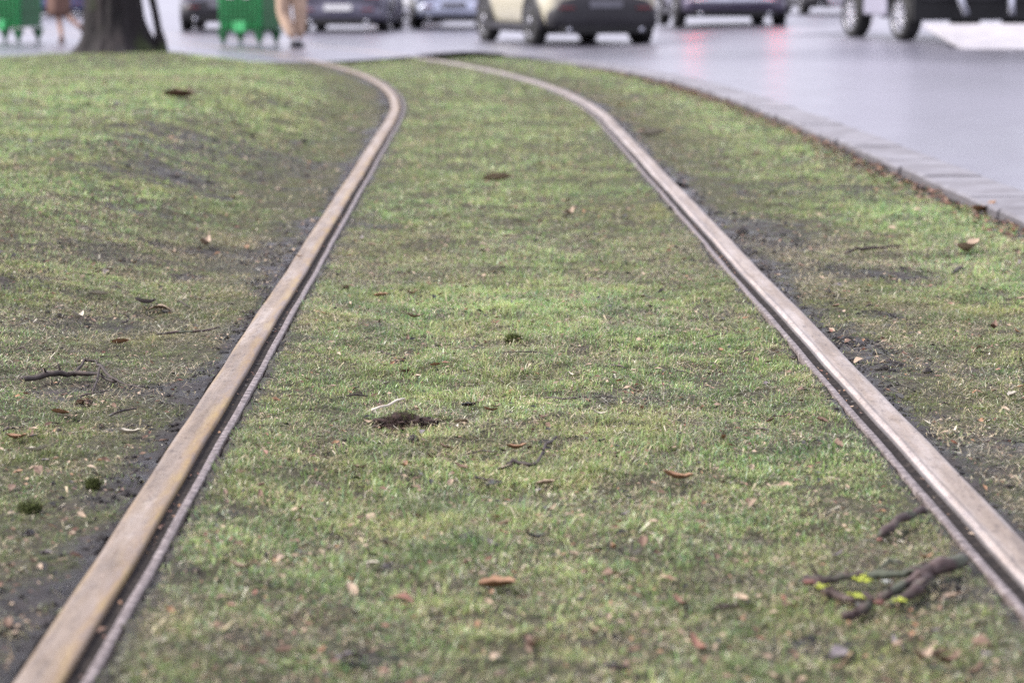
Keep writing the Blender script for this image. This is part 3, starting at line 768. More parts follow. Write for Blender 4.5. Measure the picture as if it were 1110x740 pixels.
t = MT('moss', (.05,.07,.01), .95); n = t.noise(200, 5, .8, t.coord()); t.base(t.ramp(n, [(.3, (.018,.022,.004)), (.6, (.07,.09,.012)), (.8, (.17,.19,.03))])); t.bump(n, 1, .008); M_MOSS = t.m
def fuzz(o, px, py, sx, sy, n_, mat, zl=.02, name='fibre'):
    p = at(px, py, .03); bm = bmesh.new()
    for _ in range(n_):
        a = random.uniform(0, 2*PI); r = math.sqrt(random.random()); x_ = math.cos(a)*r*sx; y_ = math.sin(a)*r*sy; hh_ = zl*(1-r*r)*.8
        l_ = random.uniform(.006, .018); d = Vector((random.gauss(0,.7), random.gauss(0,.7), random.uniform(0,1))).normalized()*l_
        b = Vector((x_, y_, hh_)); w_ = Vector((random.uniform(-1,1), random.uniform(-1,1), 0)).normalized()*.0009
        bm.faces.new([bm.verts.new(b-w_), bm.verts.new(b+w_), bm.verts.new(b+d)])
    f_ = bm_obj(name, bm, mat); f_.parent = o; f_.location = (0, 0, 0)
    return f_
c = lump('peat_clod', 'dark red brown clod of peat between the rails', 'clod', 437,457,.042,M_PEAT,.42,.75,80,3,1.3)
fuzz(c, 437, 457, .066, .045, 900, M_PEAT, .022); fuzz(c, 437, 457, .045, .034, 260, M_MOSS, .034)
c = lump('moss_tuft', 'round dark green moss tuft in the middle of the track', 'moss', 557,368,.019,M_MOSS,.7,.4,80,5,1.2, .006)
fuzz(c, 557, 368, .026, .018, 500, M_MOSS, .016)
c = lump('moss_tuft', 'yellow green moss tuft left of the rail by the mud', 'moss', 32,549,.017,M_MOSS,.6,.4,80,8,1.2, .004); fuzz(c, 32, 549, .024, .016, 400, M_MOSS, .012)
c = lump('moss_tuft', 'dark moss tuft nearer the left rail than its yellow neighbour', 'moss', 101,523,.014,M_MOSS,.8,.4,80,9,1., .004); fuzz(c, 101, 523, .02, .014, 300, M_MOSS, .012)
lump('seed_pod', 'smooth grey oval seed pod between the rails', 'seed pod', 536,521,.0155,M_STONE,.5,.05,20,1,1.15,.004)
lump('clod', 'small black clod of earth beside the left rail side of the track', 'clod', 432,390,.011,M_PEAT,.7,.3,60,11,1.2,.004)
lump('clod', 'black crumb of earth low on the left lawn under the branch', 'clod', 94,434,.011,M_PEAT,.7,.3,60,12,1.2,.004)
lump('stone', 'dark stone at the far edge of the left lawn', 'stone', 41,60,.17,M_STONE,.45,.2,40,13,1.0,.04)
# leaves and debris in the rail grooves
bm = bmesh.new()
for _ in range(800):
    s_ = random.uniform(-14.5, 0); side = random.choice((-1, 1)); p, r = centre(s_)
    if math.sin(s_*2.3+side)+math.sin(s_*5.1) < .2 and random.random() < .8: continue
    q = p + r*side*(HALF - random.uniform(.004, .019)); sz = random.uniform(.004, .012); zz = .030+random.random()*.004
    v = [bm.verts.new((q.x+random.uniform(-1,1)*sz*.6, q.y+random.uniform(-1,1)*sz, zz+random.random()*.004)) for _ in range(4)]
    f_ = bm.faces.new(v); f_.material_index = random.choice([0,1,1,4,4,2,3])
gl = bm_obj('groove_debris', bm, [LM[k] for k in cols]); tag(gl, 'grit and leaf scraps lying in the rail grooves', 'debris', kind='stuff')
def railbit(px, py, size, kind, label):
    p = at(px, py, RAILZ); o = link(bpy.data.objects.new('leaf', leaf_mesh(kind, 2))); o.location = (p.x, p.y, RAILZ+.002); o.scale = (size,)*3; o.rotation_euler = (0, 0, .1)
    tag(o, label, 'leaf', 'leaf scraps on the rails')
railbit(325, 279, .03, 'brown', 'brown leaf scrap on top of the left rail head')
railbit(279, 397, .022, 'black', 'black leaf scrap stuck on the running edge of the left rail')
railbit(1040, 517, .010, 'black', 'black speck of leaf on top of the right rail head')

# ------------------------------------------------------------------ tree
def make_tree():
    base = Vector((-5.02, 29.3, 0)); base.z = gz(base.x, base.y) - .05
    root = empty('tree', base); tag(root, 'massive dark trunked tree with mossy bark on the left lawn', 'tree')
    bm = bmesh.new(); seg = 140; rings = []
    zs = [0, .04, .09, .15, .22, .30, .4, .52, .66, .82, 1.0, 1.3, 1.7, 2.2, 2.8, 3.4, 4.0, 4.6]
    for z_ in zs:
        r = .36 + .02*math.cos(z_) + .22*math.exp(-z_/.16) - .035*min(z_, 4)
        ring = []
        for k in range(seg):
            a = 2*PI*k/seg
            fl = 1 + (.16*math.exp(-z_/.35))*(math.sin(a*5+1.3)+.6*math.sin(a*3+.4)) + .05*mnoise.noise(Vector((math.cos(a)*2.5, math.sin(a)*2.5, z_*1.2))) + .05*mnoise.noise(Vector((math.cos(a)*9, math.sin(a)*9, z_*2))) + .035*abs(mnoise.noise(Vector((math.cos(a)*16, math.sin(a)*16, z_*3))))*2 + .12*math.exp(-z_/.2)*max(0, mnoise.noise(Vector((math.cos(a)*3, math.sin(a)*3, 4))))*2
            ring.append(bm.verts.new((r*fl*math.cos(a) - .05*z_*.2, r*fl*math.sin(a), z_)))
        rings.append(ring)
    for a, b in zip(rings, rings[1:]):
        for k in range(seg): bm.faces.new((a[k], a[(k+1) % seg], b[(k+1) % seg], b[k]))
    bm.faces.new(rings[-1])
    bm_obj('trunk', bm, M_BARK, root, True)
    # slim stem growing beside the trunk
    bm = bmesh.new(); tube(bm, [(.60,.0,-.02),(.60,.0,.10),(.59,.0,.2),(.565,.0,.34),(.53,.02,.55),(.475,.03,.8),(.44,.06,1.4),(.55,.1,3.0)], [.085,.085,.07,.052,.048,.05,.05,.03], 14, .12)
    tube(bm, [(.30,.0,.02),(.45,0,.06),(.60,.0,.05)], [.09,.06,.05], 12, .1)
    bm_obj('stem', bm, M_BARK, root, True)
    def limb(p, d, l_, r, depth, bm):
        pts = [p]; rr = [r]; q = p.copy(); dd = d.normalized()
        for k in range(5):
            dd = (dd + Vector((random.uniform(-.22,.22), random.uniform(-.22,.22), random.uniform(-.05,.18)))).normalized(); q = q + dd*l_/5; pts.append(q.copy()); rr.append(r*(1-.13*(k+1)))
        tube(bm, pts, rr, 8 if depth < 2 else 5)
        if depth < 4:
            for k in range(3 if depth else 4):
                b = random.choice(pts[2:]); nd = (dd + Vector((random.uniform(-1,1), random.uniform(-1,1), random.uniform(-.2,.6)))).normalized()
                limb(b, nd, l_*.68, r*.5, depth+1, bm)
    for k in range(5):
        bm = bmesh.new(); a = k*2*PI/5+.4
        limb(Vector((0,0,4.2)), Vector((math.cos(a)*.8, math.sin(a)*.8, 1)), 4.0, .19, 0, bm)
        bm_obj('branch', bm, M_BARK, root, True)
make_tree()

# ------------------------------------------------------------------ green containers
def container(name_label, px, py, rz, white_label):
    p = on_road(px, py); root = empty('plastic_container', (p.x, p.y, road_z(p.x, p.y)), rz)
    tag(root, name_label, 'container', 'green plastic containers on the pavement')
    w, d, z0, z1 = .72, .72, .24, 1.2
    bm = bmesh.new()
    v = []
    for z_, k in ((z0,.93),(z0+.1,.97),(.7,1.0),(z1-.06,1.04),(z1,1.07)):
        v.append([bm.verts.new((sx*w/2*k, sy*d/2*k, z_)) for sx, sy in ((-1,-1),(1,-1),(1,1),(-1,1))])
    for a, b in zip(v, v[1:]):
        for j in range(4): bm.faces.new((a[j], a[(j+1)%4], b[(j+1)%4], b[j]))
    bm.faces.new(list(reversed(v[0]))); bm.faces.new(v[-1])
    bm_obj('body', bm, M_GREEN, root, bevel=.02)
    bm = bmesh.new()
    for k in range(9): x_ = -w/2*.88 + k*w*.88/8; add_box(bm, (x_, -d/2-.008, .66), (.014, .022, .9))
    for z_ in (.42, .5, .58, .66, .74, .82): add_box(bm, (0, -d/2-.006, z_), (w*.92, .020, .012))
    for z_ in (.26, .50, .74): add_box(bm, (w/2+.006, 0, z_), (.020, d*.9, .03))
    bm_obj('rib', bm, M_GREEND, root)
    bm = bmesh.new(); add_box(bm, (.0, -d/2+.002, .285), (.22, .035, .16)); bm_obj('front_panel', bm, M_GREEN2, root, bevel=.01)
    bm = bmesh.new(); add_box(bm, (w/2*.97, 0, .62), (.03, d*.85, .75)); bm_obj('side_panel', bm, M_GREEND, root, bevel=.01)
    for sx in (-1, 1):
        for sy in (-1, 1):
            bm = bmesh.new(); bmesh.ops.create_cone(bm, cap_ends=True, segments=4, radius1=.022, radius2=.105, depth=.20, matrix=Matrix.Translation((sx*w/2*.84, sy*d/2*.84, .125)) @ Matrix.Rotation(PI/4, 4, 'Z'))
            lg = bm_obj('leg', bm, M_GREEND, root)
            bm = bmesh.new(); add_cyl(bm, (sx*w/2*.84, sy*d/2*.84, .022), .02, .02, .025, 'X', 16); bm_obj('castor', bm, M_TYRE, lg, True)
    bm = bmesh.new(); add_box(bm, (0, 0, z1+.02), (w*1.12, d*1.12, .045)); bm_obj('rim', bm, M_GREEND, root, bevel=.015)
    for x_ in (-.14, .13):
        bm = bmesh.new(); add_box(bm, (x_, -d/2-.022, .78), (.13, .012, .13)); bm_obj('sticker', bm, M_PLATE, root, bevel=.004)
    if white_label:
        bm = bmesh.new(); add_box(bm, (-.10, -d/2-.022, .37), (.15, .014, .17)); bm_obj('white_panel', bm, M_PLATE, root, bevel=.004)
container('green ribbed plastic container on pointed legs beside the person in tan trousers', 271, 49, -.33, False)
container('green ribbed plastic container at the far left edge with a white panel', 13, 46, -.33, True)

# ------------------------------------------------------------------ vehicles
def wheel(root, x, y, r, w, side):
    e = link(bpy.data.objects.new('wheel', None)); e.parent = root; e.location = (x, y, r); e.empty_display_size = .1
    bm = bmesh.new(); prof = [(r*.66, -w/2), (r*.9, -w/2), (r*.985, -w/2*.75), (r, -w/4), (r, w/4), (r*.985, w/2*.75), (r*.9, w/2), (r*.66, w/2)]
    n = 40; rg = []
    for k in range(n):
        a = 2*PI*k/n; rg.append([bm.verts.new((u, q*math.cos(a), q*math.sin(a))) for q, u in prof])
    for k in range(n):
        for j in range(len(prof)): bm.faces.new((rg[k][j], rg[(k+1)%n][j], rg[(k+1)%n][(j+1)%len(prof)], rg[k][(j+1)%len(prof)]))
    bmesh.ops.recalc_face_normals(bm, faces=bm.faces)
    bm_obj('tyre', bm, M_TYRE, e, True)
    bm = bmesh.new(); f_ = side
    add_cyl(bm, (f_*w*.40, 0, 0), r*.15, r*.15, w*.2, 'X', 20)
    for k in range(10):
        a = 2*PI*k/10
        m = Matrix.Rotation(a, 4, 'X') @ Matrix.Translation((f_*w*.38, 0, r*.38)) @ Matrix.Diagonal((w*.12, r*.10, r*.56, 1))
        bmesh.ops.create_cube(bm, size=1, matrix=m)
    pr = [(r*.60, f_*w*.46), (r*.68, f_*w*.46), (r*.68, f_*w*.30), (r*.60, f_*w*.30)]; rg = []
    for k in range(n):
        a = 2*PI*k/n; rg.append([bm.verts.new((u, q*math.cos(a), q*math.sin(a))) for q, u in pr])
    for k in range(n):
        for j in range(4): bm.faces.new((rg[k][j], rg[k][(j+1)%4], rg[(k+1)%n][(j+1)%4], rg[(k+1)%n][j]))
    bmesh.ops.recalc_face_normals(bm, faces=bm.faces)
    bm_obj('rim', bm, M_RIM, e, True)
    bm = bmesh.new(); add_cyl(bm, (f_*w*.05, 0, 0), r*.66, r*.66, w*.2, 'X', 32); bm_obj('brake_disc', bm, M_UNDER, e, True)
def section_loft(stations, nseg):
    bm = bmesh.new(); rings = []
    for y_, prof in stations:
        pts = [(x_, z_) for x_, z_ in prof] + [(-x_, z_) for x_, z_ in reversed(prof)]
        rings.append([bm.verts.new((x_, y_, z_)) for x_, z_ in pts])
    n = len(rings[0])
    for a, b in zip(rings, rings[1:]):
        for k in range(n): bm.faces.new((a[k], b[k], b[(k+1)%n], a[(k+1)%n]))
    bm.faces.new(rings[0]); bm.faces.new(list(reversed(rings[-1])))
    bmesh.ops.recalc_face_normals(bm, faces=bm.faces); return bm
def car(label, pl, pr, Lc, Wc, Hc, mat, clad, wr=.33, clear=.22, lamp_mat=M_LAMP, low_lamp=False, chrome=False, yaw=None, est=True, bump_mat=None, lz=None, bh=.40):
    """pl: pixel where the rear left tyre meets the road; yaw: heading, 0 = straight away from the viewer"""
    a = on_road(*pl); tw = Wc - .24
    # rear axle at local y=.85 ; centre line from the left tyre
    cx = a.x + math.cos(yaw)*tw/2; cy = a.y + math.sin(yaw)*tw/2
    ox = cx + math.sin(yaw)*.80; oy = cy - math.cos(yaw)*.80
    root = empty('passenger_car', (ox, oy, road_z(cx, cy)), yaw)
    rb = road_z(cx, cy); fcx, fcy = cx - math.sin(yaw)*2.6, cy + math.cos(yaw)*2.6
    root.rotation_euler = (math.atan2(road_z(fcx, fcy) - rb, 2.6), 0, yaw)
    hw = Wc/2; bz = clear; be = Hc*.60
    # local: rear at y=0, front at y=Lc
    def prof(w0, w1, w2, zb, zm, zt): return [(0.001, zb), (w0*.8, zb), (w0, zb+.05), (w1, zm), (w1*.985, (zm+zt)/2+.04), (w2, zt), (w2*.55, zt+.012), (.001, zt+.018)]
    st = [(.0, prof(hw*.80, hw*.84, hw*.74, bz+.13, .52, be*.90)), (.06, prof(hw*.87, hw*.93, hw*.80, bz+.06, .54, be*.96)), (.30, prof(hw*.92, hw*.99, hw*.86, bz+.01, .56, be)),
          (.8, prof(hw*.94, hw, hw*.88, bz, .58, be)), (2.0, prof(hw*.94, hw, hw*.88, bz, .58, be*.98)), (Lc-1.5, prof(hw*.94, hw, hw*.87, bz, .58, be*.95)),
          (Lc-.8, prof(hw*.92, hw*.98, hw*.82, bz, .54, be*.86)), (Lc-.25, prof(hw*.86, hw*.9, hw*.72, bz+.02, .5, be*.74)), (Lc, prof(hw*.70, hw*.74, hw*.6, bz+.08, .45, be*.62))]
    bm_obj('body', section_loft(st, 0), mat, root, True, 2)
    gh = [(.10 if est else .7, [(.001, be*.9), (hw*.80, be*.9), (hw*.74, be+.1), (hw*.70, be+.2), (.001, be+.21)]), (.42 if est else 1.1, [(.001, be*.9), (hw*.85, be*.9), (hw*.76, be+.25), (hw*.66, Hc-.06), (.001, Hc-.04)]),
          (1.2, [(.001, be*.9), (hw*.87, be*.9), (hw*.78, be+.25), (hw*.68, Hc-.02), (.001, Hc)]), (Lc-2.3, [(.001, be*.9), (hw*.87, be*.9), (hw*.78, be+.25), (hw*.68, Hc-.02), (.001, Hc)]), (Lc-1.35, [(.001, be*.88), (hw*.82, be*.88), (hw*.76, be*.93), (hw*.6, be*.97), (.001, be)])]
    bm_obj('cabin', section_loft(gh, 0), M_GLASS, root, True, 1)
    rf_ = [(.40 if est else 1.1, [(.001, Hc-.05), (hw*.64, Hc-.06), (hw*.60, Hc-.03), (.001, Hc-.005)]), (Lc-2.35, [(.001, Hc-.04), (hw*.68, Hc-.05), (hw*.64, Hc+.0), (.001, Hc+.02)])]
    bm_obj('roof', section_loft(rf_, 0), mat, root, True)
    # rear bumper
    bc = bump_mat or clad
    bt = bz+bh
    bm = section_loft([(-.05, [(.001, bz+.06), (hw*.80, bz+.06), (hw*.84, bz+.12), (hw*.84, bt-.05), (.001, bt-.05)]), (.02, [(.001, bz), (hw*.92, bz), (hw*.95, bz+.08), (hw*.95, bt), (.001, bt)]), (.38, [(.001, bz-.01), (hw*.97, bz-.01), (hw*1.004, bz+.06), (hw*1.004, bt), (.001, bt)])], 0)
    bm_obj('rear_bumper', bm, bc, root, True, 1)
    bm = bmesh.new(); add_box(bm, (0, .10, bz+.02), (hw*1.5, .3, .12)); bm_obj('diffuser', bm, M_UNDER, root, bevel=.02)
    bm = bmesh.new(); add_box(bm, (0, Lc/2, bz-.0), (hw*1.55, Lc-.9, .10)); bm_obj('underbody', bm, M_UNDER, root, bevel=.02)
    for sx in (-1, 1):
        bm = bmesh.new(); add_box(bm, (sx*hw*.985, Lc/2, bz+.05), (.05, Lc-1.9, .12)); bm_obj('sill', bm, clad, root, bevel=.02)
        bm = bmesh.new(); add_cyl(bm, (sx*hw*.62, .02, bz+.02), .035, .035, .16, 'Y', 16); bm_obj('exhaust', bm, M_CHROME, root, True)
        bm = bmesh.new(); add_box(bm, (sx*hw*.76, -.012, lz or be*.82), (hw*.34, .10, .15), 0); bm_obj('tail_lamp', bm, lamp_mat, root, bevel=.03)
        bm = bmesh.new(); add_box(bm, (sx*hw*.66, -.052, bz+bh*.62), (hw*.26, .02, .04)); bm_obj('reflector', bm, M_LAMP_ON if low_lamp and False else M_REFL, root, bevel=.008)
        bm = bmesh.new(); add_box(bm, (sx*(hw+.09), Lc-1.75, be+.06), (.20, .12, .13)); bm_obj('wing_mirror', bm, mat, root, bevel=.03)
        bm = bmesh.new(); add_box(bm, (sx*hw*.55, Lc-.08, .60), (hw*.36, .16, .12)); bm_obj('headlamp', bm, M_CHROME, root, bevel=.03)
        for yw in (.80, .80+Lc*.59):
            bm = bmesh.new(); n = 28; r1, r2 = wr+.015, wr+.085; rg = []
            for k in range(n+1):
                a_ = -.25 + (PI+.5)*k/n; rg.append([bm.verts.new((sx*(hw*q), yw+r_*math.cos(a_), wr+r_*math.sin(a_))) for q, r_ in ((.86, r1), (1.012, r1), (1.012, r2), (.9, r2))])
            for g1, g2 in zip(rg, rg[1:]):
                for j in range(3): bm.faces.new((g1[j], g1[j+1], g2[j+1], g2[j]))
            bmesh.ops.recalc_face_normals(bm, faces=bm.faces); bm_obj('wheel_arch', bm, clad, root, True)
            bm = bmesh.new(); add_cyl(bm, (sx*hw*.93, yw, wr), wr+.03, wr+.03, hw*.155, 'X', 32); bm_obj('wheel_well', bm, M_UNDER, root, True)
            wheel(root, sx*(tw/2+.03), yw, wr, .215, sx)
    bm = bmesh.new(); add_box(bm, (0, -.062, .78 if chrome else bz+bh*.72), (.52, .02, .11)); bm_obj('number_plate', bm, M_PLATE if not clad is M_DARKP or chrome else simple('dim_plate', (.12,.12,.14), .5), root, bevel=.004)
    if chrome:
        bm = section_loft([(-.10, [(.001, bz+.20), (hw*.84, bz+.20), (hw*.84, bz+.30), (.001, bz+.30)]), (-.04, [(.001, bz+.18), (hw*.92, bz+.18), (hw*.92, bz+.33), (.001, bz+.33)])], 0)
        bm_obj('bumper_trim', bm, M_CHROME, root, True, 1)
    tag(root, label, 'car', 'cars in traffic on the wet street'); return root
KH = paint('khaki_cream_paint', (.44,.41,.31), .15); PU = paint('dark_purple_paint', (.050,.040,.075), .4); GR = paint('dark_slate_paint', (.085,.08,.115), .5)
SI = paint('silver_blue_paint', (.42,.45,.56), .6); BK = paint('black_paint', (.03,.03,.035), .3); NV = paint('navy_paint', (.018,.025,.09), .3); WH = paint('white_paint', (.70,.70,.72), .05); GY = paint('grey_paint', (.20,.20,.235), .6)
R_ = math.radians
car('cream SUV with black bumper and cladding, nearest the kerb tip', (583,49), None, 4.4, 1.86, 1.66, KH, M_DARKP, .37, .22, yaw=R_(16.5), lz=1.03, bh=.56)
car('dark purple car with chrome bumper strip and lit brake lamps', (738,31.5), None, 4.8, 2.04, 1.55, PU, M_DARKP, .35, .22, M_LAMP_ON, False, True, yaw=R_(2), lz=.98, bump_mat=PU, est=False)
car('dark slate car left of the silver blue car, in traffic', (331,34.5), None, 4.3, 1.74, 1.5, GR, GR, .31, .18, yaw=R_(-3))
car('silver blue car behind the front of the cream SUV', (454,31), None, 4.0, 1.62, 1.5, SI, M_DARKP, .30, .20, yaw=R_(4), bump_mat=SI)
car('white car in the gap between slate and silver blue cars', (405,25), None, 4.2, 1.70, 1.55, WH, WH, .31, .16, yaw=R_(0))
car('black car small and far away between the purple car and the van', (873,16), None, 4.4, 1.75, 1.5, BK, M_DARKP, .32, .22, yaw=R_(3))
car('grey car half hidden between the tree and the green container', (205,33.5), None, 4.3, 1.74, 1.5, GY, M_DARKP, .31, .22, yaw=R_(2))
car('dark navy car far off behind the walking person in the brown coat', (38,18), None, 4.3, 1.78, 1.5, NV, NV, .31, .12, yaw=R_(0), lz=1.0)

# van with a lowered loading ramp
def van():
    a = on_road(981, 44); b = on_road(928, 40)
    d = Vector((b.x-a.x, b.y-a.y)); yaw = math.atan2(-d.x, d.y); wb = d.length; print('van', a, b, d.length)
    root = empty('box_van', (a.x, a.y, a.z), yaw)
    tag(root, 'silver grey box van at the right with a white ramp lowered behind', 'van')
    Wv = 2.05; Lf = wb
    # local origin: rear left tyre contact; x to the right, y forward
    M_VAN = paint('lilac_grey_paint', (.33,.32,.40), .3)
    bm = bmesh.new(); add_box(bm, (Wv/2-.12, (Lf+.9)/2-.5, 1.60), (Wv, Lf+.9, 1.86)); bm_obj('cargo_box', bm, M_VAN, root, bevel=.03)
    st = [(Lf+.20, [(.001,.42),(.95,.42),(1.0,.6),(1.0,1.3),(.9,2.05),(.001,2.1)]), (Lf+.95, [(.001,.42),(.95,.42),(1.0,.6),(.98,1.2),(.8,1.75),(.001,1.8)]), (Lf+1.5, [(.001,.42),(.92,.42),(.95,.6),(.92,1.05),(.8,1.15),(.001,1.2)]), (Lf+2.0, [(.001,.42),(.85,.42),(.88,.55),(.8,.9),(.7,.95),(.001,1.0)])]
    bm = section_loft(st, 0); bmesh.ops.translate(bm, verts=bm.verts, vec=(Wv/2-.12, -.45, 0)); bm_obj('cab', bm, M_VAN, root, True, 1)
    bm = bmesh.new(); add_box(bm, (-.08, Lf/2, .53), (.05, Lf-.95, .34)); bm_obj('side_skirt', bm, M_VAN, root, bevel=.02)
    bm = bmesh.new(); add_box(bm, (Wv/2-.12, Lf/2, .50), (Wv-.5, Lf, .14)); bm_obj('chassis', bm, M_UNDER, root)
    bm = bmesh.new(); add_box(bm, (Wv/2-.12, -.53, .74), (Wv+.02, .05, .90)); bm_obj('tail_panel', bm, M_UNDER, root)
    bm = bmesh.new(); add_cyl(bm, (Wv/2-.5, 1.6, .38), .09, .09, .7, 'Y', 16); bm_obj('exhaust', bm, M_CHROME, root, True)
    for x_, sx in ((.0, -1), (Wv-.24, 1)):
        for y_ in (0, wb): wheel(root, x_, y_, .35, .235, sx)
        bm = bmesh.new(); add_box(bm, (x_-.0, -.43, .52), (.16, .14, .34)); bm_obj('rear_corner', bm, M_DARKP, root, bevel=.02)
        bm = bmesh.new(); add_box(bm, (x_ + (.16 if sx < 0 else -.16), -.56, .70), (.16, .03, .12)); bm_obj('tail_lamp', bm, M_LAMP, root, bevel=.008)
        bm = bmesh.new(); tube(bm, [(x_ + (.42 if sx < 0 else -.42), -.5, 1.0), (x_ + (.55 if sx < 0 else -.55), -.85, .38)], [.05, .05], 10); bm_obj('lift_arm', bm, M_CHROME, root, True)
    bm = bmesh.new(); add_box(bm, (Wv/2-.12, -.50, .58), (Wv-.5, .10, .2)); bm_obj('rear_bumper', bm, simple('navy_bar', (.03,.035,.08), .5), root, bevel=.02)
    bm = bmesh.new(); add_box(bm, (Wv/2-.12, -.575, 1.5), (Wv-.2, .02, 1.85)); bm_obj('rear_door', bm, M_DARKP, root, bevel=.01)
    # ramp: a tilted slab from the van's tail down to the road, built in world axes
    tl = at(1001, 26, a.z+.27); bl = at(1046, 53, road_z(6.5, 27)+.035)
    wd = 2.3; v = []
    M_ = root.matrix_basis.inverted()
    for p in (tl, bl):
        for dx in (0, wd):
            for dz in (0, -.05): v.append(Matrix.Translation(Vector((0,0,0))) @ Vector((p.x+dx, p.y + dx*.02, p.z+dz)))
    Mi = (Matrix.Translation(root.location) @ Matrix.Rotation(yaw, 4, 'Z')).inverted()
    bm = bmesh.new(); vv = [bm.verts.new(Mi @ q) for q in v]
    for f_ in ((0,2,6,4),(1,5,7,3),(0,4,5,1),(2,3,7,6),(4,6,7,5),(0,1,3,2)): bm.faces.new([vv[q] for q in f_])
    bmesh.ops.recalc_face_normals(bm, faces=bm.faces)
    bm_obj('ramp', bm, M_WHITE, root, bevel=.006)
van()

# ------------------------------------------------------------------ people
def skin_obj(name, nodes, edges, mat, parent, sub=2):
    me_ = bpy.data.meshes.new(name); me_.from_pydata([n[0] for n in nodes], edges, []); o = link(bpy.data.objects.new(name, me_)); o.parent = parent
    me_.materials.append(mat)
    md = o.modifiers.new('skin', 'SKIN'); md.use_smooth_shade = True
    lay = me_.skin_vertices[0] if me_.skin_vertices else None
    for k, n in enumerate(nodes):
        r = n[1] if isinstance(n[1], tuple) else (n[1], n[1])
        me_.skin_vertices[0].data[k].radius = r
    me_.skin_vertices[0].data[0].use_root = True
    s_ = o.modifiers.new('sub', 'SUBSURF'); s_.levels = 1; s_.render_levels = sub
    return o
def skin_mesh(name, nodes, edges, mat, parent):
    me_ = bpy.data.meshes.new(name); me_.from_pydata([n[0] for n in nodes], edges, []); o = link(bpy.data.objects.new(name, me_)); o.parent = parent; me_.materials.append(mat)
    bm = bmesh.new(); bm.from_mesh(me_); sk = bm.verts.layers.skin.verify()
    bm.verts.ensure_lookup_table()
    for k, n in enumerate(nodes):
        r = n[1] if isinstance(n[1], tuple) else (n[1], n[1]); bm.verts[k][sk].radius = r; bm.verts[k][sk].use_root = (k == 0)
    bm.to_mesh(me_); bm.free()
    md = o.modifiers.new('skin', 'SKIN'); md.use_smooth_shade = True
    s_ = o.modifiers.new('sub', 'SUBSURF'); s_.levels = 1; s_.render_levels = 2
    return o
def shoe(root, toe, heel, mat):
    bm = bmesh.new(); h = Vector(heel); t_ = Vector(toe); d = (t_-h); L_ = d.length; d.normalize(); s_ = Vector((-d.y, d.x, 0)); rings = []
    for f_, w_, z_ in ((0,.045,.10),(.12,.055,.12),(.35,.052,.11),(.6,.062,.08),(.85,.058,.06),(1,.03,.04)):
        c = h + d*L_*f_; rings.append([bm.verts.new(c + s_*(w_*u_) + Vector((0,0,z_*v_))) for u_, v_ in ((-1,0),(-1,.5),(-.6,1),(.6,1),(1,.5),(1,0))])
    for a, b in zip(rings, rings[1:]):
        for k in range(6): bm.faces.new((a[k], a[(k+1)%6], b[(k+1)%6], b[k]))
    bm.faces.new(list(reversed(rings[0]))); bm.faces.new(rings[-1]); bmesh.ops.recalc_face_normals(bm, faces=bm.faces)
    return bm_obj('shoe', bm, mat, root, True, 1)
